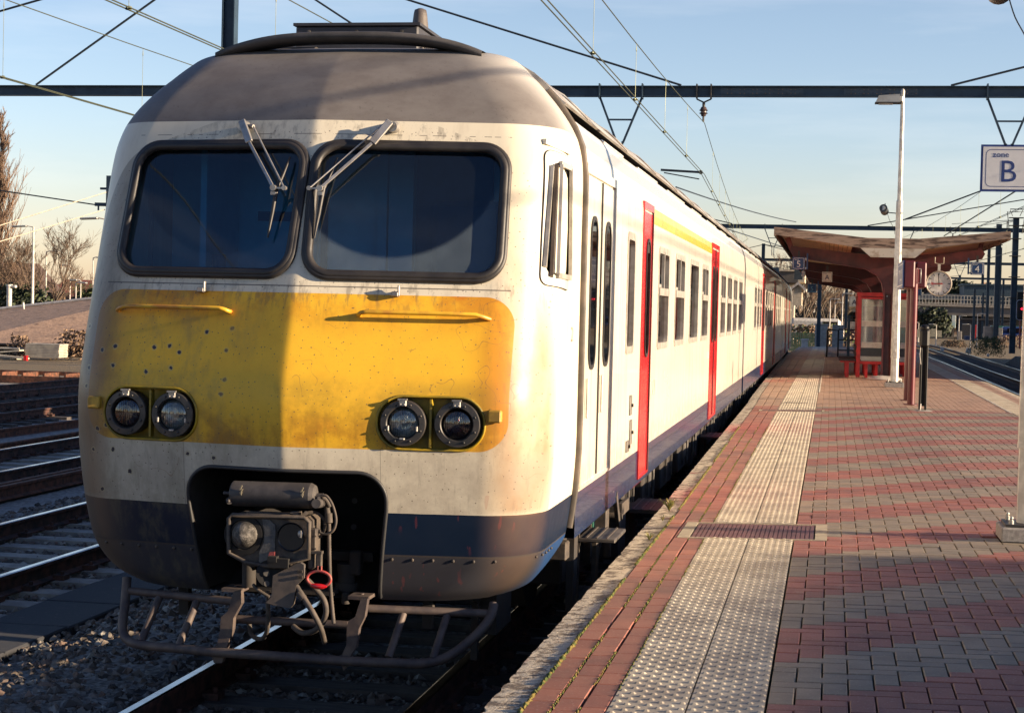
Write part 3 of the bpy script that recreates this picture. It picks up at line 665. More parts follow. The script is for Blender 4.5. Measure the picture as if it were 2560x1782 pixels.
def carriage(label, y0, y1, items, group=None, front=None):
    root = make_root(label, (y0+y1)/2, group)
    b = MB(); holes = [(it[1], it[2], it[3] if len(it) > 3 else 1.24, it[4] if len(it) > 4 else 2.12) for it in items if it[0] in ('sash', 'tall')]
    # platform side wall with window openings
    yb = sorted(set([y0, y1]+[h[0] for h in holes]+[h[1] for h in holes])); zb = sorted(set([.10, 2.40]+[h[2] for h in holes]+[h[3] for h in holes]))
    for a, c in zip(yb, yb[1:]):
        for d, e in zip(zb, zb[1:]):
            my, mz = (a+c)/2, (d+e)/2
            if any(h[0] < my < h[1] and h[2] < mz < h[3] for h in holes): continue
            b.add([(X, a, d), (X, c, d), (X, c, e), (X, a, e)], [(0, 1, 2, 3)])
    for s_ in (1, -1):
        pr = SECT[1:] if s_ == 1 else SECT
        for (w0, z0), (w1, z1) in zip(pr, pr[1:]):
            b.add([(s_*w0, y0, z0), (s_*w0, y1, z0), (s_*w1, y1, z1), (s_*w1, y0, z1)], [(0, 1, 2, 3)[::s_]], 0, True)
    poly = SECT+[(0, 2.775)]
    for yy in ((y1,) if front else (y0, y1)):
        full = [(w_, yy, z) for w_, z in SECT]+[(-w_, yy, z) for w_, z in SECT[::-1]]; b.add(full, [list(range(len(full)))])
    b.add([(-1.45, y0, .10), (1.45, y0, .10), (1.45, y1, .10), (-1.45, y1, .10)], [(0, 3, 2, 1)])
    o = b.build('body', COACH, root); off_parent(o, root)
    inn = MB(); inn.box((1.0, (y0+y1)/2, .35), (.8, y1-y0-.4, .1)); inn.add([(.35, y0+.2, .3), (.35, y1-.2, .3), (.35, y1-.2, 2.6), (.35, y0+.2, 2.6)], [(0, 1, 2, 3)])
    for h in holes:
        ym = (h[0]+h[1])/2; inn.box((.95, ym+.1, 1.15), (.5, .12, .9), 1)
    o = inn.build('interior', [interior, curtain], root); off_parent(o, root)
    r = MB(); ny = max(2, int((y1-y0)/1.4)); 
    for s_ in (1, -1):
        for (w0, z0), (w1, z1) in zip(ROOFS, ROOFS[1:]): r.add([(s_*w0, y0, z0), (s_*w0, y1, z0), (s_*w1, y1, z1), (s_*w1, y0, z1)], [(0, 1, 2, 3)[::s_]], 0, True)
        r.add([(s_*1.35, y0, 2.775), (s_*1.35, y1, 2.775), (s_*1.26, y1, 2.79), (s_*1.26, y0, 2.79)], [(0, 1, 2, 3)], 1)
        r.add([(s_*1.26, y0, 2.79), (s_*1.26, y1, 2.79), (s_*1.26, y1, 2.855), (s_*1.26, y0, 2.855)], [(0, 1, 2, 3)], 1); r.add([(s_*1.26, y0, 2.855), (s_*1.26, y1, 2.855), (s_*1.315, y1, 2.852), (s_*1.315, y0, 2.852)], [(0, 1, 2, 3)], 1)
    yy = y0+1.2
    while yy < y1-.5:
        pts = [(w_+.004, yy, z+.004) for w_, z in ROOFS[2:]]; pts = pts+[(-p[0], p[1], p[2]) for p in pts[::-1][1:]]; r.tube(pts, .008, 4, 0); yy += 2.4
    for yy in (y0, y1):
        fl = [(w_, yy, z) for w_, z in ROOFS]+[(-w_, yy, z) for w_, z in ROOFS[::-1][1:]]; r.add(fl, [list(range(len(fl)))])
    o = r.build('roof', [roof_mat, groove], root); off_parent(o, root)
    k = 0
    yy = y0+1.6
    while yy < y1-2:     # raised lids along the roof edge
        q = MB(); l = 1.3+.9*((k*37) % 5)/5; q.box((1.34, yy+l/2, 2.783), (.03, l, .018), 0, None, .005); o = q.build('roof_gutter_lid', COACH, root); off_parent(o, root); yy += l+1.1; k += 1
    for it in items:
        kd = it[0]
        if kd in ('sash', 'tall'): window(root, kd, it[1], it[2], *(it[3:5] if len(it) > 3 else ()), detail=(kd == 'sash' or it[1] < 15))
        elif kd in ('red', 'white'):
            a, c = it[1], it[2]; leaves = it[3]; wc = red_gloss if kd == 'red' else COACH; zl, zh = (.16, 2.42) if kd == 'red' else (.42, 2.44)
            d = MB(); n = leaves
            # surround
            ringplate(d, [(a-.045, zl-.02), (c+.045, zl-.02), (c+.045, zh+.06), (a-.045, zh+.06)], [(a, zl), (c, zl), (c, zh), (a, zh)], X-.04, X+.012)
            do = d.build('door', wc, root); off_parent(do, root)
            for k2 in range(n):
                e0 = a+(c-a)*k2/n+.012; e1 = a+(c-a)*(k2+1)/n-.012; le = MB(); wd = e1-e0; ww = min(.28, wd*.5); cy = (e0+e1)/2+(.03 if n == 1 else 0)
                hz0, hz1 = 1.19, 2.15
                le.add([(X+.004, e0, zl), (X+.004, e1, zl), (X+.004, e1, zh-.02), (X+.004, e0, zh-.02), (X-.03, e0, zl), (X-.03, e1, zl), (X-.03, e1, zh-.02), (X-.03, e0, zh-.02)], [(0, 1, 2, 3), (0, 4, 5, 1), (3, 2, 6, 7), (1, 5, 6, 2), (0, 3, 7, 4)])
                if kd == 'red':
                    le.add([(X+.004, e0, zl), (X+.004, e1, zl), (X-.04, e1, zl-.10), (X-.04, e0, zl-.10)], [(0, 3, 2, 1)])
                lo = le.build('door_leaf', wc, do)
                sl_ = MB(); ringplate(sl_, rrect(cy-ww/2-.025, cy+ww/2+.025, hz0-.03, hz1+.03, ww/2+.0), rrect(cy-ww/2, cy+ww/2, hz0, hz1, ww/2-.02), X, X+.014)
                sl_.build('door_window_seal', M('dark window seal', (.10, .10, .11), .5) if False else black_rubber, do)
                pg = MB(); pane(pg, cy-ww/2, cy+ww/2, hz0, hz1, ww/2-.03, X+.009); pg.build('door_pane', dark_glass, do)
                if kd == 'white':
                    hd = MB(); hd.box((X+.02, e0+.1, .98), (.015, .02, .26), 0, None, .004); hd.build('door_handle', wframe, do)
            gp = MB(); gp.box((X+.006, (a+c)/2, (zl+zh)/2), (.016, .022, zh-zl-.03)) if n == 2 else gp.box((X+.008, c-.01, (zl+zh)/2), (.014, .02, zh-zl)); gp.build('door_seal', black_rubber, do)
            if kd == 'red':
                fp = MB(); fp.box((X+.06, (a+c)/2, -.12), (.26, .9, .03)); fp.box((X-.1, (a+c)/2, -.3), (.06, .5, .36)); 
                for q in range(3): fp.box((X-.02+q*.07, (a+c)/2, -.103), (.012, .88, .006), 1)
                so_ = fp.build('step', [under, under_l], root); off_parent(so_, root)
        elif kd == 'band':
            q = MB(); q.add([(X+.002, it[1], 2.33), (X+.002, it[2], 2.33), (X+.002, it[2], 2.402), (X+.002, it[1], 2.402)], [(0, 1, 2, 3)]); q.add([(X+.002, it[1], 2.402), (X+.002, it[2], 2.402), (X-.006, it[2], 2.47), (X-.006, it[1], 2.47)], [(0, 1, 2, 3)])
            o = q.build('yellow_stripe', yellow_band, root); off_parent(o, root)
    # underframe equipment
    R = random.Random(int(y0*10)); yy = y0+.5; i = 0
    while yy < y1-1:
        l = R.uniform(.5, 1.5); d = R.uniform(.25, .5); q = MB(); zc = .08-d/2
        q.box((1.05, yy+l/2, zc), (.5, l, d), 0, None, .015)
        if R.random() < .5: q.cyl((1.1, yy, zc-.1), (1.1, yy+l+.3, zc-.1), .05, 8, 0)
        q.box((1.32, yy+l*.3, zc+.03), (.02, .05, d*.8), 1); q.box((1.32, yy+l*.8, zc+.03), (.02, .05, d*.8), 1)
        if R.random() < .6: q.box((1.315, yy+l*.55, zc+.02), (.03, l*.3, d*.4), 1, None, .006); q.cyl((1.34, yy+l*.55, -.28), (1.34, yy+l*.55, .08), .016, 8, 1)
        o = q.build('underframe_box', [under, under_l], root); off_parent(o, root); yy += l+R.uniform(.3, .9); i += 1
    q = MB(); q.box((0, (y0+y1)/2, -.12), (1.7, y1-y0-1.0, .36)); o = q.build('underframe', under, root); off_parent(o, root)
    for by in (y0+3.4, y1-3.4):
        q = MB()
        for ay in (by-1.25, by+1.25):
            for s_ in (-1, 1): q.cyl((s_*.68, ay, RZ+.46), (s_*.82, ay, RZ+.46), .46, 28)
            q.cyl((-.95, ay, RZ+.46), (.95, ay, RZ+.46), .08, 10)
        for s_ in (-1, 1):
            q.box((s_*1.0, by, RZ+.52), (.14, 3.1, .2), 1, None, .02)
            for ay in (by-1.25, by+1.25): q.box((s_*1.03, ay, RZ+.46), (.18, .3, .32), 1, None, .03)
            q.cyl((s_*1.02, by, -.15), (s_*1.02, by, .08), .12, 12, 1)
        o = q.build('bogie', [under, under_l], root); off_parent(o, root)
    return root
dark_glass = glassmat('door window glass', (.06, .07, .08), .03, .14)
yel_lamp = M('yellow lamp recess', (.40, .26, .01), .5, 0, (.14, .11, .02), 6)
c1 = carriage('nearest carriage with the yellow cab front, standing at the platform edge', YS, 31.95,
    [('white', 11.13, 12.58, 2), ('tall', 13.50, 13.98, 1.25, 2.14), ('red', 14.60, 15.30, 1), ('sash', 15.98, 16.98), ('sash', 17.74, 18.84), ('tall', 19.62, 20.82), ('sash', 21.45, 22.5), ('red', 23.12, 24.45, 2), ('band', 15.34, 23.06),
     ('sash', 25.15, 26.25), ('sash', 26.75, 27.9), ('sash', 28.4, 29.5), ('sash', 30.1, 31.2)], 'coupled carriages of the train', True)
carriage('middle carriage of the train, behind the one with the cab', 32.45, 56.9,
    [('white', 35.0-.9, 36.2-.9, 2)] and [('sash', 36.3, 37.3), ('sash', 37.75, 38.75), ('sash', 39.15, 40.1), ('red', 40.5, 41.75, 2), ('sash', 42.5, 43.5), ('sash', 44.1, 45.1), ('tall', 45.7, 46.7), ('sash', 47.3, 48.3), ('red', 48.9, 50.1, 2), ('sash', 50.8, 51.8), ('sash', 52.5, 53.5), ('sash', 54.2, 55.2)], 'coupled carriages of the train')
c3 = carriage('farthest carriage of the train, half in shade', 57.4, 79.5,
    [('sash', 60.3, 61.3), ('sash', 62.0, 63.0), ('red', 63.7, 65.0, 2), ('sash', 66, 67), ('sash', 67.7, 68.7), ('sash', 69.4, 70.4), ('red', 71.5, 72.8, 2), ('sash', 73.8, 74.8), ('sash', 75.6, 76.6), ('sash', 77.2, 78.2)], 'coupled carriages of the train')
c3.rotation_euler[2] = radians(.45); c3.location.x -= .09
# --- the nose shell of the first carriage
def zmin(y): return -.14 if y < 9.98 else -.14+.24*((y-9.98)/.97)**1.25
def nose():
    b = MB(); xs = []
    nu = 210; rows = list(np.interp(np.linspace(0, 1, 250), np.linspace(0, 1, 1200), np.linspace(0, 1, 1200)))
    # arc length spaced rows
    d = np.concatenate([[0], np.cumsum(np.hypot(np.hypot(np.diff(_PR[:, 0]), np.diff(_PR[:, 2])), np.diff(_PR[:, 1])*.6))]); ts = np.interp(np.linspace(0, d[-1], 252), d, np.arange(1200)).astype(int)
    grid = []
    for ti in ts:
        z, W, Yf = _PR[ti]; row = []
        for i in range(nu+1):
            x = W*sin(-pi/2+pi*i/nu)*.35+W*(2*i/nu-1)*.65
            yy_ = face_y(x, W, Yf); row.append([x, yy_, max(z, zmin(yy_))])
        grid.append(row)
    G = np.array(grid); nr = len(grid); hole = np.zeros((nr, nu+1))
    for r in range(nr):
        for c in range(nu+1): hole[r, c] = sd_holes(G[r, c, 0], G[r, c, 2]) if G[r, c, 2] < 2.6 else 1
    fc = (hole[:-1, :-1]+hole[1:, :-1]+hole[:-1, 1:]+hole[1:, 1:])/4 < 0
    kept = ~fc; near = np.zeros((nr, nu+1), bool)
    for dr in (0, 1):
        for dc in (0, 1):
            near[dr:nr-1+dr, dc:nu+dc] |= fc
    keepv = np.zeros((nr, nu+1), bool)
    for dr in (0, 1):
        for dc in (0, 1): keepv[dr:nr-1+dr, dc:nu+dc] |= kept
    for r in range(nr):
        for c in range(nu+1):
            if near[r, c] and keepv[r, c]:
                x, z = G[r, c, 0], G[r, c, 2]; e = .002
                for _ in range(3):
                    s0 = sd_holes(x, z); gx = (sd_holes(x+e, z)-s0)/e; gz = (sd_holes(x, z+e)-s0)/e; l = gx*gx+gz*gz+1e-9; x -= s0*gx/l; z -= s0*gz/l
                z = max(z, -.14); W, Yf = prof_at(z); G[r, c] = (x, face_y(x, W, Yf), z)
    vs = [tuple(G[r, c]) for r in range(nr) for c in range(nu+1)]
    fs = [(r*(nu+1)+c, r*(nu+1)+c+1, (r+1)*(nu+1)+c+1, (r+1)*(nu+1)+c) for r in range(nr-1) for c in range(nu) if kept[r, c]]
    b.add(vs, fs, 0, True)
    # cab sides between the rounded corner and the seam
    for s_ in (1, -1):
        vs = []; ny = 24
        for r in range(nr):
            z, W, Yf = _PR[ts[r]]; ya = face_y(W, W, Yf)
            for k in range(ny+1): yk = ya+(YS-ya)*k/ny; vs.append((s_*W, yk, max(z, zmin(yk))))
        b.add(vs, [((r*(ny+1)+k), (r*(ny+1)+k+1), ((r+1)*(ny+1)+k+1), ((r+1)*(ny+1)+k))[::s_] for r in range(nr-1) for k in range(ny)], 0, True)
    o = b.build('cab_front', CAB, c1); off_parent(o, c1); return o
nose_o = nose()
bm = bmesh.new(); bm.from_mesh(nose_o.data); bmesh.ops.remove_doubles(bm, verts=bm.verts, dist=.0004); bmesh.ops.delete(bm, geom=[v for v in bm.verts if not v.link_faces], context='VERTS'); bmesh.ops.recalc_face_normals(bm, faces=bm.faces); bm.to_mesh(nose_o.data); bm.free()
# lower closing plate and seam seal
def P1(mb, name, mats, par=None):
    o = mb.build(name, mats, par or c1)
    if par is None: off_parent(o, c1)
    return o
q = MB(); q.add([NP(x, -.138)+Vector((0, .01, 0)) for x in np.linspace(-1.0, 1.0, 40)]+[(1.0, 9.98, -.138), (1.0, YS, .09), (-1.0, YS, .09), (-1.0, 9.98, -.138)], [list(range(40))+[40, 43], [40, 41, 42, 43]]); P1(q, 'valance_floor', under)
q = MB(); W0 = [(w_, z) for z, w_, _ in PROF if z < 2.86]; pts = [(w_+.004, YS, z) for w_, z in W0 if z > .08]; pts = pts+[(1.20, YS, 2.935)]
q.tube(pts, .026, 8, sq=(1.3, .5)); P1(q, 'seam_seal', seal)
q = MB(); q.tube([(-p[0], p[1], p[2]) for p in pts], .026, 8, sq=(1.3, .5)); P1(q, 'seam_seal', seal)
# windscreens
for s_ in (1, -1):
    cx, cz, hx, hz, r = WIN; loop = outline(cx, cz, hx, hz, r, 10, s_, -.03)
    g = MB(); P = [NP(x, z, .012) for x, z in loop]; g.tube(P, .026, 10, closed=True, sq=(1, .9)); lp2 = outline(cx, cz, hx+.018, hz+.018, r+.015, 10, s_, -.03); g.tube([NP(x, z, .008) for x, z in lp2], .022, 10, closed=True, sq=(1, .9))
    gasket = P1(g, 'windscreen_seal', black_rubber)
    w_ = MB(); nx, nz_ = 26, 18; vs = []
    for i in range(nz_+1):
        for j in range(nx+1):
            x = cx-hx+2*hx*j/nx; z = cz-hz+2*hz*i/nz_; vs.append(NP(s_*x, z, -.018))
    w_.add(vs, [(i*(nx+1)+j, i*(nx+1)+j+1, (i+1)*(nx+1)+j+1, (i+1)*(nx+1)+j)[::s_] for i in range(nz_) for j in range(nx)], 0, True); P1(w_, 'windscreen', cab_glass)
# cab interior
q = MB(); q.box((0, 11.0, 2.1), (2.6, .04, 1.3), 0); q.box((0, 10.6, 2.64), (2.3, .8, .02), 1); q.box((0, 10.55, 1.55), (2.4, .8, .06), 1); q.box((0, 10.1, 1.57), (1.7, .5, .06), 1)
q.box((.15, 10.95, 2.0), (.06, .06, 1.2), 0); q.box((.62, 10.96, 2.0), (.5, .03, 1.05), 1); q.box((.98, 10.90, 2.05), (.05, .12, 1.1), 0); q.box((.28, 10.92, 2.05), (.16, .05, 1.0), 0)
q.box((-.45, 10.15, 1.68), (.8, .35, .16), 1, None, .03); q.box((.5, 10.2, 1.66), (.8, .3, .12), 1, None, .03); q.box((-.12, 10.05, 1.72), (.16, .16, .12), 1, None, .02)
q.box((-.95, 10.97, 2.0), (.04, .02, 1.1), 1); q.box((-.25, 10.97, 2.0), (.04, .02, 1.1), 1); q.box((-.55, 10.965, 2.12), (.3, .012, .06), 1); q.cyl((-.8, 10.5, 1.5), (-.8, 10.5, 1.85), .05, 8, 1)
P1(q, 'cab_interior', [cab_int, cab_dark])
q = MB()   # driver's seat
q.box((.75, 10.55, 1.62), (.48, .46, .12), 0, None, .04); q.box((.75, 10.78, 1.95), (.46, .1, .55), 0, None, .04); P1(q, 'driver_seat', cab_dark)
q = MB(); q.box((-.85, 10.65, 2.1), (.04, .6, 1.0)); P1(q, 'cab_partition', cab_int)
# cab side window (platform side)
for s_ in (1,):
    def loop(ins, n=5):
        c = [(9.91+ins*.75, 1.70+ins), (10.37-ins*.5, 1.67+ins), (10.42-ins*.5, 2.46-ins), (10.155+ins*.6, 2.50-ins)]; out = []
        for i in range(4):
            p, a, b_ = Vector(c[i]), Vector(c[i-1]), Vector(c[(i+1) % 4]); r = .06
            u1 = (a-p).normalized()*r; u2 = (b_-p).normalized()*r
            for k in range(n+1): t = k/n; out.append((p+u1*(1-t)**2+u2*t*t))
        o2 = []
        for i, p in enumerate(out):
            q_ = out[(i+1) % len(out)]; k = max(1, int((q_-p).length/.06)); o2 += [p+(q_-p)*j/k for j in range(k)]
        return o2
    lo_, li = loop(0), loop(.065); n = len(lo_)
    def ring(off, off2, a, b_, mb, mi=0):
        A = [side_pt(p.x, p.y, off, s_) for p in a]; 
        import itertools
        # nearest matching: resample b to a's count
        m_ = len(b_); B = [side_pt(b_[int(i*m_/len(a)) % m_].x, b_[int(i*m_/len(a)) % m_].y, off2, s_) for i in range(len(a))]
        N_ = len(a); mb.add(A+B, [(i, (i+1) % N_, N_+(i+1) % N_, N_+i) for i in range(N_)], mi)
    f = MB(); ring(.010, .012, lo_, li, f); ring(.002, .010, lo_, lo_, f); fo = P1(f, 'cab_side_window', COACH)
    e = MB(); e.tube([side_pt(p.x, p.y, .004, s_) for p in lo_], .006, 5, closed=True); e.build('window_edge', black_rubber, fo)
    g_ = MB(); A = [side_pt(p.x, p.y, .006, s_) for p in loop(.06)]; g_.add(A, [list(range(len(A)))]); g_.build('pane', dark_glass, fo)
    h = MB()
    h.beam(side_pt(10.0, 1.745, .02, s_), side_pt(10.2, 2.41, .02, s_), .02, .04, 0); h.beam(side_pt(10.06, 1.76, .03, s_), side_pt(10.235, 2.41, .03, s_), .02, .028, 1)
    h.beam(side_pt(9.96, 1.80, .018, s_), side_pt(10.165, 2.40, .018, s_), .02, .03, 1)
    h.beam(side_pt(10.06, 1.755, .024, s_), side_pt(10.345, 1.745, .024, s_), .02, .03, 1); h.beam(side_pt(10.235, 2.42, .024, s_), side_pt(10.37, 2.40, .024, s_), .02, .03, 1); h.beam(side_pt(10.345, 1.75, .024, s_), side_pt(10.37, 2.40, .024, s_), .02, .022, 1)
    h.build('sliding_frame', [M('bronze frame', (.12, .09, .07), .5, .3), wframe], fo)
    d_ = MB(); d_.beam(side_pt(10.17, 2.545, .015, s_), side_pt(10.40, 2.50, .015, s_), .03, .03); P1(d_, 'drip_rail', COACH)
two = text('number', '2', .13, (1.456, 10.62-c1['_y'], 1.40-RZ), (pi/2, 0, pi/2), M('grey lettering', (.42, .38, .32), .6), c1, .001)
# wipers
def wiper(s_):
    root_p = NP(.46*s_, 2.60, .07); a = NP(.46*s_, 2.60, 0)
    w = MB(); w.disc_ring(a, (0, -1, 0), [(.0, .055), (.03, .055), (.034, .03), (.038, .0)], 16)
    tip = NP((.185 if s_ == -1 else .10)*s_, 2.22, .085)
    # geometry as photographed: pivot near the outer third, arm slanting to the middle pillar
    top = a+Vector((-.005*s_, -.075, .03)); mid = a+(tip-a)*.27+Vector((0, -.055, 0))
    w.beam(top, mid, .045, .02, 0, .004, (0, -1, 0)); w.beam(mid, tip, .018, .012, 0, .002, (0, -1, 0))
    b0 = a+Vector((-.075*s_, -.06, -.005)); tip2 = tip+Vector((-.065*s_, 0, .0)) if s_ == 1 else tip+Vector((.065, 0, 0))
    w.cyl(a+Vector((0, -.03, 0)), b0, .014, 8); w.tube([b0, tip2], .0055, 6); w.cyl(tip2-Vector((0, .015, 0)), tip2+Vector((0, .015, 0)), .014, 8)
    w.beam(tip, tip2, .022, .01); w.cyl(tip-Vector((0, .018, 0)), tip+Vector((0, .02, 0)), .018, 10)
    o = P1(w, 'wiper', ARMC)
    bl = MB(); x0, z0 = tip.x, tip.z; bp = [NP(x0+.055*1, 2.38+.03, .022), NP(x0+.03, 2.3, .04), Vector((x0+.01, tip.y+.02, z0)), NP(x0-.005, 2.08, .04), NP(x0-.02, 1.93, .022)]
    bl.tube([(p[0]+.004, p[1]-.004, p[2]) for p in bp], [.006, .011, .014, .011, .006], 6, 1); bl.tube(bp, [.002, .003, .005, .003, .002], 6, 0); bl.box((x0, tip.y, z0-.03), (.03, .02, .02), 0)
    bl.build('wiper_blade', [ARMC, black_rubber], o)
wiper(1); wiper(-1)
for s_ in (1, -1):    # washer nozzles and grab rails
    a = NP(.58*s_, 1.62, 0); q = MB(); q.box(a+Vector((0, -.022, .0)), (.045, .05, .03), 0, None, .006); q.box(a+Vector((.022, -.03, .02)), (.012, .03, .06), 0, None, .003); P1(q, 'washer_nozzle', ARMC)
    q = MB(); x0, x1 = .385*s_, 1.12*s_; z = 1.51
    pts = [NP(x0, z-.012, 0), NP(x0, z-.01, .03), NP(x0+.02*s_, z, .055), NP(x0+.05*s_, z+.006, .062)]+[NP(x0+(x1-x0)*t, z+.006, .062) for t in (.3, .5, .7)]+[NP(x1-.07*s_, z+.004, .058), NP(x1-.03*s_, z-.008, .04), NP(x1, z-.02, 0)]
    q.tube(pts, .0125, 10); P1(q, 'grab_rail', M('yellow rail paint', (.72, .42, .03), .4, 0, (.5, .2, .03), 8))
# headlights and tail lights in their recesses
ring_m = M('dark bronze lamp ring', (.085, .075, .07), .45, .6, (.05, .05, .05), 14, .15); lens_c = glassmat('clear lens', (.75, .8, .8), .05, .12); lens_r = glassmat('red lens', (.35, .04, .05), .06, .10)
reflect = M('lamp reflector', (.7, .75, .78), .35, .5, (.25, .26, .27), 5); red_in = M('red lamp inside', (.10, .015, .02), .4)
for s_ in (1, -1):
    lp = outline(.83, LZ, .30, .15, .145, 10, s_); n = len(lp); q = MB()
    A = [NP(x, z, .003) for x, z in lp]; B = [NP(x*.995, z, -.075) for x, z in lp]; q.add(A+B, [(i, (i+1) % n, n+(i+1) % n, n+i) for i in range(n)], 0, True); q.add(B, [list(range(n))], 0)
    q.box((.83*s_, 9.515, LZ), (.012, .05, .27), 0)
    rec = P1(q, 'lamp_recess', yel_lamp)
    q = MB(); q.tube([NP(x, z, .002) for x, z in lp], .008, 6, closed=True); q.build('recess_lip', yel_lamp, rec)
    for lx in LAMPX:
        head = lx == .68; c = NP(lx*s_, LZ, 0)+Vector((0, -.012, 0)); ax = Vector((SLOPE*s_*.55, -1, 0)).normalized(); q = MB()
        q.disc_ring(c, ax, [(.128, -.07), (.130, .006), (.126, .014), (.095, .016), (.090, .010), (.088, -.005), (.084, -.012)], 40)
        u_ = ax.orthogonal().normalized(); v_ = ax.cross(u_)
        for k in range(8):
            an = radians(22.5+45*k); q.sphere(c+(u_*cos(an)+v_*sin(an))*.109+ax*.017, .0075, 8)
        q.box(c+Vector((0, -.018, .115)), (.042, .014, .04), 1, None, .003); q.box(c+Vector((0, -.024, .133)), (.052, .02, .01), 1)
        for k in (-1, 1): q.sphere(c+Vector((k*.011, -.028, .105)), .006, 8, 1)
        o = P1(q, 'headlight' if head else 'tail_light', [ring_m, ARMC])
        l_ = MB(); l_.disc_ring(c, ax, [(.086, -.006), (.07, .004), (.045, .012), (.02, .016), (.0005, .017)], 32); 
        for k in range(-5, 6):
            xx = k*.013; hh = sqrt(max(0, .075**2-xx*xx)); l_.tube([c+Vector((xx, -.012-.006*(1-abs(k)/6), hh)), c+Vector((xx, -.012-.006*(1-abs(k)/6), -hh))], .0011, 4, caps=False)
        l_.build('lens', lens_c if head else lens_r, o)
        r_ = MB(); r_.disc_ring(c, ax, [(.086, -.012), (.07, -.045), (.04, -.062), (.0005, -.066)], 28); r_.sphere(c-ax*.04, .02, 10, 1); r_.build('reflector', [reflect if head else red_in, red_in if not head else reflect], o)
        if head:
            cl = MB()
            for an in (200, 340, 270):
                d_ = Vector((cos(radians(an)), 0, sin(radians(an)))); cl.box(c+d_*.088+Vector((0, -.018, 0)), (.012 if an != 270 else .03, .016, .03 if an != 270 else .012), 0, None, .003)
            cl.build('lens_clip', ARMC, o)
    a = NP(1.19*s_, .95, 0); q = MB(); q.box(a+Vector((0, -.025, 0)), (.075, .05, .07), 0, None, .008); q.box(a+Vector((-.045*s_, -.006, 0)), (.03, .012, .08), 0); P1(q, 'lamp_bracket', M('dirty yellow bracket', (.60, .36, .04), .5, 0, (.35, .2, .03), 12))
# coupler pocket
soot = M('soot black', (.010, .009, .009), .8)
lp = outline(-.01, .11, .545, .50, .16, 10); lp = [(x if z > .0 else x, z) for x, z in lp if z > -.139]
def cutshape(x, z):
    k = (.49+.07*min(1, max(0, (z+.14)/.55))+.03)/.59; return (x*k*1.08, z)
lp = []
for (x, z) in outline(-.01, .11, .59, .50, .16, 10):
    k = (.52+.07*min(1, max(0, (z+.14)/.55)))/.59; lp.append((-.01+(x+.01)*k, z))
lp = [p for p in lp if p[1] > -.14]; i0 = max(range(len(lp)), key=lambda i: math.hypot(lp[i][0]-lp[i-1][0], lp[i][1]-lp[i-1][1])); lp = lp[i0:]+lp[:i0]
q = MB(); A = [NP(x, z, .002) for x, z in lp]; B = [Vector((x*.94, 10.55, z)) for x, z in lp]; n = len(lp)
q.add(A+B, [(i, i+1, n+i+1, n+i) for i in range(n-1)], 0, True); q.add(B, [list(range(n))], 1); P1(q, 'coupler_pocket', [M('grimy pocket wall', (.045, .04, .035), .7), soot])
q = MB(); q.tube([NP(x, z, .0) for x, z in lp], .012, 6); P1(q, 'pocket_lip', M('pocket lip', (.03, .03, .032), .5))
def K5(zx, zy, Y): p = at(550+zx/4.206, 1180+zy/4.206, Y); return p-Vector((XC, 0, 0))
def KB(zx, zy, Y): p = at(200+zx/2.087, 1350+zy/2.087, Y); return p-Vector((XC, 0, 0))
def smooth_path(pts, k=6):
    pts = [Vector(p) for p in pts]; n = len(pts)-1; out = []
    for i in range(n):
        p = [pts[max(i-1, 0)], pts[i], pts[i+1], pts[min(i+2, n)]]
        for j in range(k):
            f = j/k; out.append(0.5*((2*p[1])+(-p[0]+p[2])*f+(2*p[0]-5*p[1]+4*p[2]-p[3])*f*f+(-p[0]+3*p[1]-3*p[2]+p[3])*f**3))
    return out+[pts[-1]]
# --- coupler
q = MB(); Y = 9.28; fr = [K5(*p, Y) for p in ((92, 485), (130, 448), (888, 478), (935, 525), (932, 905), (735, 945), (700, 1000), (520, 990), (270, 945), (92, 850))]
q.prism(fr, (0, 0, 0), (0, .22, 0), 0)
inn_ = [K5(*p, Y-.02) for p in ((92, 485), (130, 448), (888, 478), (935, 525), (932, 905), (735, 945), (700, 1000), (520, 990), (270, 945), (92, 850))]
q.tube(smooth_path(inn_, 1), .013, 6, 0, closed=True)
cp = P1(q, 'coupler_head', dirty_steel)
q = MB(); c = K5(262, 655, Y-.02); q.sphere(c, .072, 20, 0, (1, .95, 1)); q.disc_ring(K5(250, 655, Y), (0, -1, 0), [(.115, .0), (.112, .012), (.085, .014), (.08, .0)], 28, 1)
q.build('coupler_cone', [M('worn bright steel', (.20, .185, .17), .48, .7, (.07, .065, .06), 26, .8, .012), soot], cp)
q = MB(); q.disc_ring(K5(750, 680, Y-.004), (0, -1, 0), [(.0005, .003), (.072, .004), (.078, .010), (.082, .004)], 28, 0); q.sphere(K5(845, 650, Y-.02), .017, 10, 1, (1, .5, 1.3)); q.box(K5(850, 650, Y-.032), (.006, .01, .04), 1)
q.build('coupler_socket', [M('socket black', (.006, .006, .008), .35), ARMC], cp)
q = MB(); q.prism([K5(*p, Y-.012) for p in ((440, 490), (520, 500), (580, 560), (585, 640), (575, 720), (580, 900), (520, 970), (410, 950), (415, 830), (460, 740), (470, 640))], (0, 0, 0), (0, .03, 0), 0); q.build('coupler_web', M('painted coupler web', (.12, .12, .12), .45, .3, (.06, .06, .065), 20, .4), cp)
q = MB(); q.prism([K5(*p, Y-.02) for p in ((520, 840), (575, 835), (572, 890), (500, 910))], (0, 0, 0), (0, .008, 0)); q.build('paint_mark', M('faded red mark', (.30, .06, .06), .7), cp)
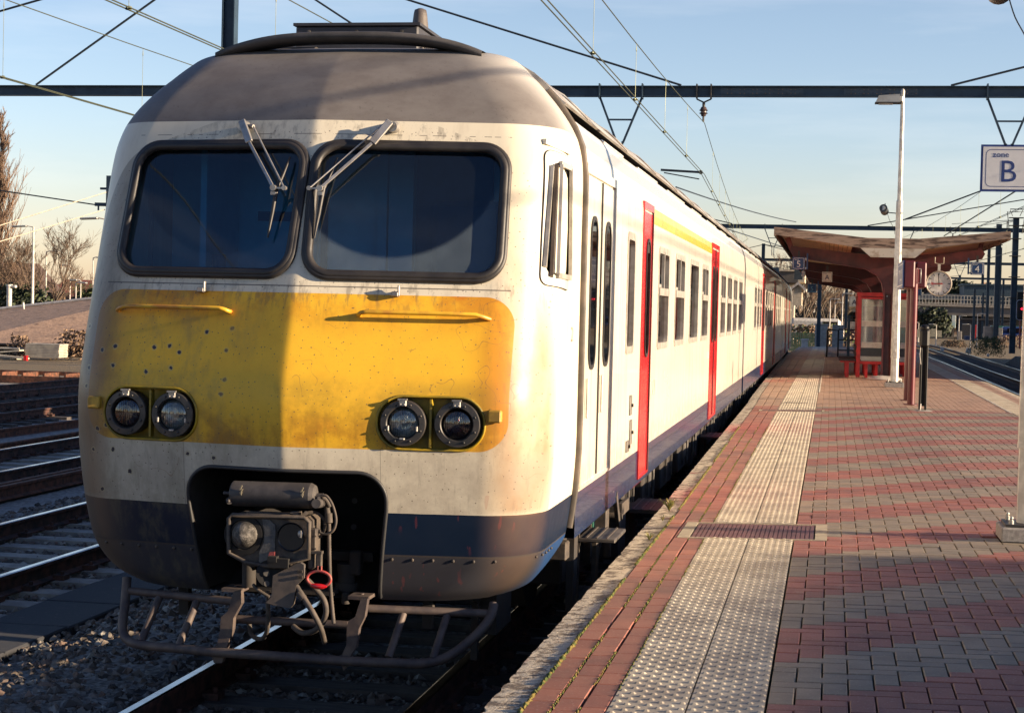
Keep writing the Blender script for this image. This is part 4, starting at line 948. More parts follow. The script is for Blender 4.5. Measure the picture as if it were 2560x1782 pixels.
q = MB(); q.box(K5(620, 950, Y-.03), (.12, .05, .05)); q.box(K5(560, 910, Y-.04), (.05, .05, .03)); q.cyl(K5(520, 1060, Y-.02), K5(520, 1060, Y+.05), .075, 18); q.cyl(K5(490, 1060, Y-.035), K5(490, 1060, Y), .018, 12, 1); q.cyl(K5(490, 1170, Y-.035), K5(490, 1170, Y), .016, 12, 1); q.cyl(K5(435, 1110, Y-.03), K5(435, 1110, Y), .014, 12, 1)
q.build('coupler_lower_block', [soot, under_l], cp)
q = MB(); q.box(K5(540, 432, Y+.03), (.27, .06, .012), 0); q.cyl(K5(295, 428, Y), K5(295, 428, Y+.02), .008, 8); q.box(K5(800, 430, Y+.03), (.05, .06, .02), 0); q.cyl(K5(905, 430, Y-.01), K5(905, 430, Y+.04), .012, 10); q.build('coupler_top_plate', dirty_steel, cp)
q = MB(); a, b_ = K5(150, 222, 9.36), K5(962, 248, 9.36); q.cyl(a, b_, .0715, 36); d = (b_-a).normalized(); q.disc_ring(b_, d, [(.0715, 0), (.06, .022), (.03, .03), (.0005, .032)], 28); q.disc_ring(a, -d, [(.0715, 0), (.065, .008), (.0005, .01)], 28)
q.cyl(b_, b_+d*.07, .016, 10); q.cyl(b_+d*.07, b_+d*.085, .009, 8); q.cyl(a, a-d*.05, .010, 8); q.sphere(a-d*.055, .012, 8); q.cyl(K5(1010, 330, 9.24), K5(1060, 325, 9.36), .026, 16); q.cyl(K5(98, 300, 9.30), K5(98, 300, 9.38), .02, 14); q.sphere(K5(88, 303, 9.29), .012, 8)
q.tube(smooth_path([b_+d*.03, b_+d*.05+Vector((0, -.02, -.03)), K5(1040, 270, 9.30)], 4), .01, 6)
bx = P1(q, 'coupler_heater_drum', M('dusty grey drum', (.085, .075, .07), .6, .2, (.05, .045, .045), 10, .15))
for zx, zy in ((218, 190), (862, 212)):
    q = MB(); Yf = 9.283; z_ = [K5(zx+dx, zy+dy, Yf) for dx, dy in ((8, -52), (-20, 0), (4, -4), (-6, 22), (-16, 22), (4, 52), (12, 18), (4, 20), (22, -14), (-2, -8), (16, -48))]; q.prism(z_, (0, 0, 0), (0, .008, 0)); q.build('lightning_mark', M('worn yellow emblem', (.30, .26, .18), .6), bx)
q = MB(); q.prism([K5(*p, 9.24) for p in ((556, 1085), (800, 962), (845, 950), (882, 975), (884, 1110), (802, 1190), (765, 1395), (735, 1428), (600, 1405), (482, 1372), (500, 1350), (540, 1310))], (0, 0, 0), (0, .035, 0)); gp_ = q.build('guard', M('dusty brown guard', (.13, .10, .08), .75, .1, (.07, .06, .055), 8, .2), cp)
q = MB(); 
for zx, zy in ((828, 1042), (856, 1042), (828, 1102), (856, 1102)): q.box(K5(zx, zy, 9.235), (.012, .01, .014), 0)
q.prism([K5(*p, 9.27) for p in ((275, 945), (300, 935), (460, 955), (430, 985), (330, 998), (278, 975))], (0, 0, 0), (0, .05, 0), 0); q.build('guard_bolts', under, cp)
q = MB(); q.box(K5(982, 710, Y+.03), (.045, .06, .13), 0, None, .005); q.box(K5(965, 930, Y+.02), (.035, .05, .09), 0, None, .008); q.box(K5(1045, 915, Y), (.03, .03, .09), 0, None, .003); q.box(K5(1010, 840, Y), (.075, .04, .015)); q.disc_ring(K5(960, 560, Y+.12), (0.3, -1, 0), [(.085, 0), (.085, .012), (.07, .012)], 24)
for zy in (672, 805): q.cyl(K5(1003, zy, Y-.008), K5(1003, zy, Y+.01), .005, 8, 1)
q.build('coupler_valve_block', [dirty_steel, under], cp)
q = MB(); c = K5(1040, 1120, Y-.02); q.tube([c+Vector((.068*cos(t), 0, .043*sin(t)+.0)) for t in np.linspace(pi*1.28, -pi*.28, 26)], .0085, 8); q.tube([c+Vector((x, 0, -.036-.006*(1-(x/.045)**2))) for x in np.linspace(-.045, .045, 9)], [.009, .012, .0145, .016, .0165, .016, .0145, .012, .009], 10, 1); q.tube([K5(1030, 985, Y-.02), K5(1028, 1050, Y-.02)], .006, 6); q.tube([K5(1065, 985, Y-.02), K5(1062, 1050, Y-.02)], .006, 6)
q.build('release_handle', [M('worn red handle', (.40, .05, .05), .5, 0, (.22, .08, .06), 20), red_gloss], cp)
hose = M('dusty rubber hose', (.085, .065, .052), .75, 0, (.05, .042, .036), 16, .1)
def corr(path, r, k=10):
    P = smooth_path(path, k); rs = [r*(1.0 if i % 2 else .86) for i in range(len(P))]; return P, rs
q = MB(); P, rs = corr([K5(1145, 540, 9.4), K5(1150, 900, 9.38), K5(1160, 1200, 9.36), K5(1195, 1590, 9.32)], .0125, 28); q.tube(P, rs, 10); q.cyl(K5(1120, 340, 9.4), K5(1145, 500, 9.4), .016, 12); q.cyl(K5(1140, 430, 9.4), K5(1145, 530, 9.4), .022, 12); P1(q, 'hose', hose)
q = MB(); q.tube(smooth_path([K5(805, 1195, 9.26), K5(900, 1350, 9.24), K5(980, 1480, 9.22), K5(1060, 1640, 9.25), K5(1100, 1790, 9.35)], 8), .0155, 12); q.cyl(K5(830, 1265, 9.255), K5(880, 1330, 9.245), .021, 12); P1(q, 'hose', hose)
q = MB(); q.tube(smooth_path([K5(905, 1120, 9.32), K5(1000, 1220, 9.32), K5(1095, 1350, 9.32), K5(1110, 1500, 9.32), K5(1030, 1640, 9.35), K5(880, 1690, 9.4), K5(770, 1620, 9.45)], 8), .0165, 12); P1(q, 'hose', hose)
q = MB(); P, rs = corr([K5(350, 1180, 9.34), K5(400, 1235, 9.32), K5(520, 1312, 9.32)], .0105, 9); q.tube(P, rs, 8); P, rs = corr([K5(505, 1240, 9.36), K5(505, 1400, 9.36), K5(500, 1640, 9.4), K5(440, 1750, 9.5), K5(330, 1700, 9.55), K5(300, 1500, 9.6)], .0145, 14); q.tube(P, rs, 8); P1(q, 'hose', hose)
q = MB(); q.tube(smooth_path([K5(1060, 250, 9.33), K5(1120, 250, 9.33), K5(1185, 350, 9.33), K5(1220, 500, 9.33), K5(1190, 610, 9.33), K5(1110, 650, 9.33), K5(1035, 625, 9.33)], 7), .008, 8); q.tube(smooth_path([K5(1060, 270, 9.35), K5(1110, 285, 9.36), K5(1150, 360, 9.38)], 6), .014, 8); q.cyl(K5(1060, 620, 9.33), K5(1030, 622, 9.33), .011, 8); P1(q, 'cable', hose)
q = MB()   # machinery standing in the pocket
for zy, r in ((1040, .055), (1090, .05), (1140, .05), (1190, .052), (1235, .066)): c = K5(1330, zy, 9.8); q.cyl(c, c+Vector((0, 0, .045)), r, 20)
q.cyl(K5(1415, 300, 9.9), K5(1415, 300, 9.95), .018, 8); q.cyl(K5(1405, 575, 9.9), K5(1405, 575, 9.95), .018, 8); q.box(K5(1430, 950, 9.8), (.07, .08, .14), 0, None, .01); q.box(K5(1330, 870, 9.95), (.35, .1, .05)); q.box(K5(700, 700, 9.8), (.3, .5, .2)); q.cyl(K5(520, 600, 9.5), K5(520, 600, 10.4), .12, 18)
q.cyl(K5(305, 1200, 9.6), K5(305, 950, 9.6), .04, 14); q.cyl(K5(1320, 1380, 9.7), K5(1320, 1260, 9.7), .025, 10); q.box(K5(700, 1230, 9.7), (.6, .1, .03)); P1(q, 'pocket_machinery', under)
# --- track guard frame
gm = M('dusty tube steel', (.12, .09, .075), .65, .2, (.065, .05, .05), 9, .25, .004)
cg = MB(); cg.tube(smooth_path([KB(245, 195, 9.80), KB(235, 330, 9.74), KB(222, 450, 9.66), KB(245, 515, 9.6), KB(320, 545, 9.54), KB(520, 565, 9.46), KB(740, 585, 9.40), KB(1050, 605, 9.37), KB(1370, 628, 9.40), KB(1620, 638, 9.46), KB(1800, 640, 9.52), KB(1930, 600, 9.58), KB(2060, 500, 9.66), KB(2135, 410, 9.74), KB(2160, 330, 9.8)], 7), .0275, 14)
cg = P1(cg, 'track_guard', gm)
def rung(a, b_, r=.022, nm='guard_bar'): m_ = MB(); m_.cyl(a, b_, r, 12); m_.build(nm, gm, cg)
rung(KB(245, 262, 9.78), KB(800, 318, 9.62), .024); rung(KB(1480, 355, 9.62), KB(2145, 382, 9.78), .024); rung(KB(418, 290, 9.73), KB(318, 528, 9.55)); rung(KB(615, 305, 9.68), KB(515, 552, 9.48)); rung(KB(1692, 368, 9.68), KB(1610, 612, 9.48)); rung(KB(1918, 380, 9.73), KB(1842, 618, 9.54)); rung(KB(765, 408, 9.52), KB(1400, 442, 9.52), .024)
for pts, tp in (([(800, 268), (838, 262), (842, 330), (800, 405), (795, 470), (765, 560), (740, 640), (700, 640), (682, 600), (690, 560), (715, 540), (730, 470), (735, 400), (770, 370)], (815, 250)), ([(1465, 308), (1500, 305), (1485, 400), (1455, 460), (1440, 560), (1410, 600), (1400, 650), (1375, 680), (1360, 640), (1365, 600), (1390, 545), (1392, 450), (1400, 420), (1435, 400)], (1470, 290))):
    m_ = MB(); m_.prism([KB(*p, 9.42) for p in pts], (0, 0, 0), (0, .05, 0)); m_.box(KB(*tp, 9.6), (.12, .16, .02)); m_.cyl(KB(tp[0], tp[1]+10, 9.6), KB(tp[0], tp[1]-14, 9.6), .014, 8); m_.build('guard_bracket', gm, cg)
for c_, d_ in (((-.75, 9.9, -.2), (.06, .06, .25)), ((.75, 9.9, -.2), (.06, .06, .25)), ((.95, 10.3, -.4), (.04, .06, .35)), ((1.02, 10.6, -.28), (.1, .5, .3))): q = MB(); q.box(c_, d_); P1(q, 'guard_support', under)
for s_ in (1, -1):
    for k in range(6): q = MB(); q.sphere(NP(s_*(.60+k*.115), .112, .004), .011, 6, 0, (1, .6, 1)); P1(q, 'valance_bolt', dirty_steel)
    for k in range(5): q = MB(); q.sphere(side_pt(9.98+k*.1, .112, .004, s_), .009, 6, 0); P1(q, 'valance_bolt', dirty_steel)
# --- roof cowl bar, roof box and horn
cb = MB(); pts = []
for t in np.linspace(-1, 1, 41):
    x = .86*t; z = 3.105+.115*(1-abs(t)**3.2); pts.append(Vector((x, 10.66-.06*(1-t*t), z)))
sec = [(.02, -.13), (.032, -.08), (.034, 0), (.022, .10), (-.01, .13), (-.028, .06), (-.03, -.06), (-.012, -.13)]
vs = []
for p in pts:
    for h_, d_ in sec: vs.append((p.x, p.y+d_, p.z+h_))
n = len(sec); cb.add(vs, [(i*n+k, (i+1)*n+k, (i+1)*n+(k+1) % n, i*n+(k+1) % n) for i in range(len(pts)-1) for k in range(n)], 0, True); P1(cb, 'roof_cowl_bar', M('cowl grey', (.085, .078, .075), .6, 0, (.05, .047, .045), 5, .1))
q = MB(); x0, x1, y0, y1 = -.80, .10, 12.0, 13.1; q.box(((x0+x1)/2, (y0+y1)/2, 3.35), (x1-x0, y1-y0, .36), 0, None, .012); q.box(((x0+x1)/2, (y0+y1)/2, 3.54), (x1-x0+.03, y1-y0+.03, .02), 0)
for i in range(16): q.box((x1+.006, y0+.1+i*.06, 3.34), (.02, .012, .24), 1)
for zz in (3.22, 3.3, 3.38, 3.46): q.box((x1+.012, (y0+y1)/2, zz), (.02, y1-y0-.1, .01), 1)
for xx in (-.7, -.35, -.02): q.cyl((xx, y0-.01, 3.49), (xx, y0, 3.49), .012, 6, 1)
P1(q, 'roof_box', [M('dark roof box', (.04, .04, .048), .6), under_l])
q = MB(); q.tube([(-.13, 13.0, 3.5), (-.13, 13.0, 3.62), (-.13, 13.0, 3.78), (-.13, 13.0, 3.81), (-.13, 13.0, 3.822)], [.085, .07, .052, .045, .02], 16); P1(q, 'antenna', M('dusty antenna', (.12, .10, .09), .6))
q = MB(); q.tube([(-1.0, 11.3, 3.2), (-1.0, 11.3, 3.24), (-.55, 11.3, 3.26), (-.4, 11.2, 3.24)], .02, 8); q.sphere((-.62, 11.2, 3.215), .07, 12, 0, (1.6, 1, .5)); P1(q, 'roof_horn', under)
# --- steps and gear under the first doors
for (ya, za, mt) in ((11.95, -.01, 0),):
    q = MB(); q.box((1.50, 11.95, .0), (.26, .62, .028), 0, None, .006)
    for k in range(3): q.box((1.43+k*.07, 11.95, .017), (.012, .6, .008), 1)
    q.box((1.36, 11.66, -.25), (.05, .03, .78), 1); q.box((1.36, 12.24, -.05), (.05, .03, .4), 1); q.box((1.45, 12.0, -.2), (.03, .16, .42), 0); q.box((1.42, 11.95, -.42), (.26, .62, .028), 0)
    for k in range(3): q.box((1.35+k*.07, 11.95, -.402), (.012, .6, .008), 1)
    q.box((1.5, 12.27, -.1), (.05, .05, .2), 1, None, .01); P1(q, 'step', [M('step plate', (.10, .085, .07), .6, .2, (.06, .05, .045), 8), dirty_steel])
MU = [under, dirty_steel, M('green pipe', (.03, .14, .09), .6)]
q = MB(); q.box((1.38, 11.35, -.18), (.05, .16, .5)); P1(q, 'hanger', MU); q = MB(); q.box((1.32, 11.1, .0), (.14, .14, .12), 1, None, .01); P1(q, 'junction_box', MU); q = MB(); q.box((1.38, 12.75, .02), (.12, .14, .2), 1, None, .01); P1(q, 'junction_box', MU); q = MB(); q.box((1.36, 12.5, .02), (.02, .12, .24), 2); P1(q, 'green_bracket', MU); q = MB(); q.beam((1.44, 13.15, .16), (1.44, 13.42, -.12), .03, .07, 1); P1(q, 'lever', MU); q = MB(); q.cyl((1.4, 12.6, -.05), (1.36, 12.62, -.5), .018, 8, 1); P1(q, 'drain_pipe', MU)
q = MB(); q.box((1.32, 13.75, -.18), (.22, .5, .42), 0, None, .01); q.box((1.44, 13.75, -.0), (.03, .5, .1), 1); q.cyl((1.3, 13.5, -.05), (1.46, 13.5, -.05), .03, 8, 1); P1(q, 'underframe_box', MU)
for (yy, zz, l, h_) in ((13.9, .80, .09, .16), (13.95, .58, .09, .2), (13.75, .48, .16, .09)):
    q = MB(); q.box((X+.006, yy, zz), (.016, l, h_), 0, None, .004); q.cyl((X, yy, zz), (X+.03, yy, zz), .014, 8, 1); P1(q, 'door_control', [M('control plate', (.16, .14, .12), .5, .3), under])
for (yy, zz, w_, h_) in ((15.45, .86, .07, .16), (15.75, .87, .10, .13), (22.85, 1.0, .07, .09)): q = MB(); q.box((X+.004, yy, zz), (.012, w_, h_), 0, None, .003); P1(q, 'socket_cover', wframe)
# ================================================================ NEAR PLATFORM OBJECTS
def lamp_post(y, x=1.42, label='', full=True):
    z0 = pz(x); t = thing('lamp_post', label, 'lamp post', (x, y, z0), 'grey platform lamp posts')
    q = MB(); q.box((0, 0, .045), (.40, .42, .10), 0, None, .01); q.build('base', M('post base concrete', (.22, .20, .19), .9, 0, (.33, .31, .28), 30, .6), t)
    q = MB(); q.box((0, 0, .106), (.34, .34, .018), 0)
    for sx in (-1, 1):
        for sy in (-1, 1): q.cyl((sx*.13, sy*.13, .1), (sx*.13, sy*.13, .14), .017, 6, 1); q.cyl((sx*.13, sy*.13, .14), (sx*.13, sy*.13, .155), .010, 8, 1); q.sphere((sx*.13, sy*.13, .155), .014, 8, 1)
    q.build('base_plate', [steel_dark, galv], t)
    q = MB(); sq = lambda w0, z: [(w0*cos(radians(22.5+45*k)), w0*sin(radians(22.5+45*k)), z) for k in range(8)]
    secs = [(.088, .11), (.086, .62), (.097, .625), (.097, .66), (.095, .665), (.075, 3.5), (.073, 3.95), (.055, 3.97), (.042, 6.15), (.04, 6.25)]
    for (r0, za), (r1, zb) in zip(secs, secs[1:]): q.add(sq(r0, za)+sq(r1, zb), [(k, (k+1) % 8, 8+(k+1) % 8, 8+k) for k in range(8)])
    q.sphere((0, 0, 6.25), .045, 10, 0, (1, 1, 1.8)); q.box((-.02, -.09, .78), (.06, .02, .06), 0, None, .005); q.build('pole', white_paint, t)
    q = MB(); q.box((-.30, 0, 6.02), (.55, .30, .02), 1); q.prism([(-.56, -.13, 6.03), (-.06, -.13, 6.03), (-.06, -.13, 6.20), (-.50, -.13, 6.17)], (0, 0, 0), (0, .26, 0), 0); q.box((-.06, 0, 6.1), (.14, .14, .13), 0, None, .02); q.box((-.35, 0, 6.005), (.3, .2, .02), 2); q.build('lamp_head', [galv, steel_dark, M('lamp glass', (.5, .5, .48), .2)], t)
    q = MB(); q.cyl((-.34, -.16, 3.79), (-.30, .10, 3.73), .085, 16); q.cyl((-.345, -.165, 3.791), (-.342, -.16, 3.79), .05, 14, 1); q.tube([(-.29, .0, 3.71), (-.05, 0, 3.69)], .012, 6); q.tube([(-.3, 0, 3.9), (-.3, .0, 3.70)], .01, 6); q.tube(smooth_path([(-.25, 0, 3.7), (-.2, 0, 3.55), (-.12, 0, 3.4), (-.08, 0, 3.25)], 4), .005, 5); q.build('loudspeaker', [M('speaker grey', (.06, .065, .07), .45), galv], t)
    return t
lamp_post(37.9, 1.36, 'slim pale lamp post with loudspeaker standing in front of the red shelter')
lp2_ = lamp_post(12.3, 1.37, 'nearest lamp post at the right edge, bolted to a concrete base')
def sign_board():
    t = thing('name_board', 'blue station name board on two dark red poles, seen edge on', 'sign', (1.38, 31.2, pz(1.38)))
    dr = M('dark red sign paint', (.12, .014, .018), .4, 0, (.09, .012, .018), 5); y0 = 31.2
    for yy in (-.75, .75): q = MB(); q.cyl((0, yy, 0), (0, yy, 2.33 if yy < 0 else 2.05), .062, 20); q.cyl((0, yy, 0), (0, yy, .015), .12, 14); q.build('pole', dr, t)
    q = MB(); q.box((-.10, .05, 2.22), (.18, 2.2, .46), 0, None, .02); q.box((.11, .05, 2.22), (.17, 1.6, .44), 0, None, .02); q.build('board', dr, t)
    q = MB(); q.box((-.20, .05, 2.22), (.02, 2.24, .47)); p = q.build('panel', M('sign blue', (.015, .045, .17), .4), t)
    q = MB(); q.box((-.212, .05, 2.40), (.004, 2.2, .012)); q.box((-.212, .05, 2.04), (.004, 2.2, .012))
    yy = -.62
    while yy < .75: q.box((-.212, yy, 2.22), (.004, .035, .2)); q.box((-.212, yy+.06, 2.22+(.08 if int(yy*20) % 2 else -.08)), (.004, .1, .03)); yy += .2
    q.build('lettering', M('sign white', (.7, .7, .68), .5), p); 
    q = MB(); q.tube([(.06, -.8, 2.32), (.10, -.8, 2.32), (.10, -.8, 2.08), (.06, -.8, 2.08)], .008, 6); q.build('clamp', galv, t)
sign_board()
t = thing('bollard_post', 'black post with a dark lens on top, standing right of the dark red poles', 'post', (1.48, 28.6, pz(1.48)))
q = MB(); 
for s_ in (-1, 1): q.box((s_*.045, 0, .62), (.035, .12, 1.2), 0, None, .008)
q.box((0, .03, .65), (.06, .05, 1.14)); q.build('post', black_paint, t); q = MB(); q.box((0, -.01, 1.17), (.15, .16, .30), 0, None, .035); q.sphere((0, -.01, 1.33), .075, 14, 0, (1, 1, .8)); q.build('head', black_paint, t)
q = MB(); q.tube([(-.06, -.06, 1.02), (-.07, -.08, .9), (-.05, -.07, .75)], .006, 5); q.build('cable', white_paint, t); q = MB(); q.tube([(-.03, -.06, .12), (-.04, -.07, .02)], .01, 5); q.build('cable', white_paint, t)
q = MB(); q.disc_ring((0, 0, 0), (0, 0, 1), [(.17, 0), (.1, .02), (.0005, .025)], 14); q.build('footing', concrete, t)
# ---------------------------------------------------------------- canopy
wood = M('weathered fascia timber', (.27, .19, .14), .85, 0, (.07, .045, .035), 7, .4, .01, sc=(.35, .6, 2.6), lo=.46, hi=.62); soff = M('varnished soffit boards', (.46, .29, .15), .6, 0, (.32, .19, .10), 5, .1, sc=(.5, 8, 1)); dred = M('oxblood steel paint', (.10, .018, .018), .4, 0, (.06, .012, .014), 4)
def canopy():
    y0, y1 = 41.0, 78.0; ox, cxx = 0, 1.36; t = thing('platform_canopy', 'long butterfly canopy with timber fascia on oxblood red steel columns', 'canopy', (cxx, (y0+y1)/2, pz(cxx))); yo = (y0+y1)/2; zo = pz(cxx)
    def loc(v): return (v[0]-cxx, v[1]-yo, v[2]-zo)
    def pr(mb, pts, a, b_, mi=0): mb.prism([loc((p[0], a, p[1])) for p in pts], (0, 0, 0), (0, b_-a, 0), mi)
    xl, xr = -1.32, 3.92; zl, zc, zr = 3.56, 3.34, 3.54
    q = MB(); pr(q, [(xl, zl), (.75, zc), (1.95, zc), (xr, zr), (xr, zr-.06), (1.95, zc-.06), (.75, zc-.06), (xl, zl-.06)], y0+.1, y1); q.build('roof_deck', M('roof felt', (.05, .05, .05), .9), t)
    q = MB(); 
    x = xl+.08; k = 0
    while x < .35: 
        za = zl-.07+(zc-zl-.17)*(x-xl)/(.6-xl); q.box(loc((x+.05, (y0+y1)/2, za-.0)), (.094, y1-y0-.2, .03)); x += .105
    x = 2.15
    while x < xr-.1: za = zc-.24+(zr-zc+.17)*(x-1.95)/(xr-1.95); q.box(loc((x+.05, (y0+y1)/2, za)), (.094, y1-y0-.2, .03)); x += .105
    q.build('soffit', soff, t)
    q = MB(); f = .16
    pr(q, [(xl, zl+.02), (.78, zc+.02), (1.95, zc+.02), (xr, zr+.02), (xr, zr-.15), (2.1, zc-.21), (.62, zc-.21), (xl, zl-.16)], y0, y0+.09); q.build('fascia', wood, t)
    q = MB(); pr(q, [(.62, zc-.212), (2.1, zc-.212), (1.86, zc-.42), (.86, zc-.42)], y0+.002, y0+.085); q.build('end_plate', M('stained pale panel', (.45, .40, .33), .8, 0, (.3, .24, .18), 5, lo=.5, hi=.7), t)
    q = MB(); q.box(loc((xl-.02, (y0+y1)/2, zl-.08)), (.05, y1-y0, .2)); q.box(loc((xr+.02, (y0+y1)/2, zr-.08)), (.05, y1-y0, .2)); q.build('side_fascia', wood, t)
    for yc in (42.9, 54.5, 66, 77):
        q = MB(); zb = 2.95
        arm = [(-1.03, 3.10), (-1.0, 3.22), (.9, 3.03), (1.1, 3.1), (1.62, 3.1), (1.82, 3.03), (3.5, 3.20), (3.56, 3.10), (3.5, 2.99), (2.0, 2.72), (1.66, 2.56), (1.54, 2.34), (1.50, 2.1), (1.22, 2.1), (1.18, 2.34), (1.06, 2.54), (.78, 2.70), (-.95, 2.96)]
        q.prism([loc((p[0], yc-.12, p[1])) for p in arm], (0, 0, 0), (0, .24, 0)); 
        for pth in ([(1.22, 2.1), (1.18, 2.34), (1.06, 2.54), (.78, 2.70), (-.95, 2.96)], [(1.50, 2.1), (1.54, 2.34), (1.66, 2.56), (2.0, 2.72), (3.5, 2.99)]):
            for (a, b_) in zip(pth, pth[1:]): q.beam(loc((a[0], yc, a[1])), loc((b_[0], yc, b_[1])), .34, .02)
        q.build('cantilever_arm', dred, t)
        q = MB(); h_ = 2.2
        for s_ in (-1, 1): q.box(loc((cxx+s_*.12, yc, 1.1+pz(cxx))), (.035, .30, h_), 0)
        q.box(loc((cxx, yc, 1.1+pz(cxx))), (.22, .02, h_)); q.tube([loc((cxx+.08, yc-.06, 3.0)), loc((cxx+.08, yc-.06, .1))], .04, 8); q.cyl(loc((cxx-.05, yc-.05, 2.05)), loc((cxx-.05, yc-.02, 2.05)), .02, 6, 1)
        q.build('column', [dred, galv], t)
        q = MB(); q.beam(loc((-1.1, yc, 3.42)), loc((-.98, yc, 3.12)), .1, .12); q.build('arm_end', M('bright arm end', (.25, .06, .05), .5), t); q = MB(); q.beam(loc((3.5, yc, 3.42)), loc((3.42, yc, 3.15)), .1, .10); q.build('arm_end', dred, t)
canopy()
q = MB(); q.sphere((0, 0, 0), .42, 18, 0, (1.0, .8, .22)); q.v = [(v[0]*(1+.06*sin(v[1]*20)), v[1], max(0, v[2]+.012*sin(v[0]*30)*cos(v[1]*25))) for v in q.v]
tag(q.build('sandbag', M('pale plastic bag', (.55, .50, .43), .5, 0, (.42, .38, .33), 5, .4, .02), None, (1.28, 42.15, pz(1.3))), 'pale crumpled bag lying at the foot of the canopy column', 'bag')
# clock
t = thing('platform_clock', 'round white station clock hanging from the right arm of the canopy', 'clock', (2.46, 42.0, 2.36)); wp = M('clock white', (.68, .66, .60), .35); bk = M('clock black', (.01, .01, .012), .4)
q = MB(); q.cyl((0, -.06, 0), (0, .12, 0), .285, 48, 1); q.disc_ring((0, -.06, 0), (0, -1, 0), [(.30, -.02), (.302, .01), (.285, .02), (.27, .004)], 48, 1); q.build('case', [wp, M('clock rim', (.35, .30, .24), .4)], t)
q = MB(); q.disc_ring((0, -.062, 0), (0, -1, 0), [(.272, 0), (.0005, .0)], 48); q.build('dial', wp, t)
q = MB()
for k in range(12): an = radians(30*k); R_ = Matrix.Rotation(-an, 3, 'Y'); q.box(R_ @ Vector((0, 0, .232))+Vector((0, -.066, 0)), (.016, .004, .062), 0, R_)
for k in range(60):
    if k % 5: an = radians(6*k); R_ = Matrix.Rotation(-an, 3, 'Y'); q.box(R_ @ Vector((0, 0, .255))+Vector((0, -.066, 0)), (.004, .004, .014), 0, R_)
q.build('hour_marks', bk, t)
def hand(name, ang, l, back, wd, mat, y):
    q = MB(); R_ = Matrix.Rotation(radians(ang), 3, 'Y'); q.box(R_ @ Vector((0, 0, (l-back)/2))+Vector((0, y, 0)), (wd, .004, l+back), 0, R_); return q.build(name, mat, t)
hand('minute_hand', -5, .235, .07, .018, bk, -.074); hand('hour_hand', -91, .15, .06, .026, bk, -.07); rh = hand('second_hand', -90, .15, .075, .012, red_gloss, -.08)
q = MB(); q.disc_ring((-.155, -.08, 0), (0, -1, 0), [(.028, 0), (.028, .003), (.018, .003), (.018, 0)], 20); q.box((.06, -.08, 0), (.05, .004, .03)); q.build('second_hand_ring', red_gloss, t)
q = MB(); q.box((0, .03, .37), (.06, .06, .17), 0); q.tube([(-.1, .03, .62), (-.1, .03, .48), (0, .03, .46), (.1, .03, .48), (.1, .03, .62)], .015, 6, 1); q.build('hanger', [wp, M('clock rim', (.35, .30, .24), .4)], t)
# small hanging signs
blue_s = M('sign blue plate', (.012, .05, .16), .35); white_s = M('sign white print', (.75, .75, .72), .5); cream = M('cream sign plate', (.60, .55, .45), .5); navy = M('navy print', (.02, .035, .12), .5)
def rrl(w_, h_, r, n=5):
    pts = []
    for (ax, az, a0) in ((1, 1, 0), (-1, 1, 90), (-1, -1, 180), (1, -1, 270)):
        for k in range(n+1): a = radians(a0+90*k/n); pts.append((ax*(w_-r)+r*cos(a), az*(h_-r)+r*sin(a)))
    return pts
def plate(name, label, P, size, big, small, plate_m, ink, group, drop=.15, border=.008):
    t = thing(name, label, 'sign', P, group); w_ = size/2
    q = MB(); q.box((0, 0, 0), (size, .04, size), 0, None, .004); q.build('panel', plate_m, t)
    q = MB(); o = rrl(w_*.86, w_*.86, w_*.22); i_ = rrl(w_*.86-border, w_*.86-border, w_*.22-border); n = len(o); q.add([(p[0], -.0215, p[1]) for p in o]+[(p[0], -.0215, p[1]) for p in i_], [(k, (k+1) % n, n+(k+1) % n, n+k) for k in range(n)]); q.build('border', ink, t)
    text('letter', big, size*.72, (.0, -.022, -size*.08), (pi/2, 0, 0), ink, t, .001)
    if small: text('caption', small, size*.15, (-size*.16, -.022, size*.31), (pi/2, 0, 0), ink, t, .001)
    q = MB(); q.box((0, .0, w_+drop/2), (.05, .03, drop)); q.build('hanger', steel_dark, t); return t
g_ = 'small square platform signs under the canopy'
def platn(P, big, label, s_, dk=False):
    t = plate('platform_sign', label, P, .30, big, None if dk else 'Spoor', blue_s, M('dim print', (.1, .25, .4), .5) if dk else white_s, g_)
    q = MB(); q.box((s_*.20, .02, .05), (.035, .05, .38)); q.box((s_*.165, .01, .11), (.04, .04, .04), 1); q.box((s_*.165, .01, -.11), (.04, .04, .04), 1); q.build('bracket', [blue_s, galv], t)
platn((-.80, 42.2, 2.78), '5', 'blue number 5 sign at the left edge of the canopy front', 1); platn((3.34, 42.2, 2.74), '4', 'blue number 4 sign at the right edge of the canopy front', -1)
platn(at(2030, 720.5, 60), '5', 'smaller unlit blue 5 sign further along the canopy', 1, True); platn(at(2292, 727, 58), '4', 'smaller unlit blue 4 sign half hidden behind the red poles', -1, True)
plate('zone_sign', 'cream sign with letter A hanging under the left side of the canopy', (-.125, 43.6, 2.50), .245, 'A', 'zone', cream, navy, g_); plate('zone_sign', 'cream sign with letter A beside the clock', (2.14, 43.6, 2.46), .245, 'A', 'zone', cream, navy, g_)
plate('zone_sign', 'pale sign with letter A beyond the left side of the red shelter', at(2136, 754, 75), .42, 'A', None, M('pale blue plate', (.5, .55, .6), .5), navy, g_)
q = MB(); q.cyl((-.70, 43.2, 2.52), (-.70, 43.2, 2.62), .05, 14); q.sphere((-.70, 43.2, 2.51), .05, 12, 0, (1, 1, .5)); tag(q.build('camera_dome', M('dome grey', (.3, .33, .36), .3)), 'small grey camera dome under the canopy beside the 5 sign', 'camera'); 
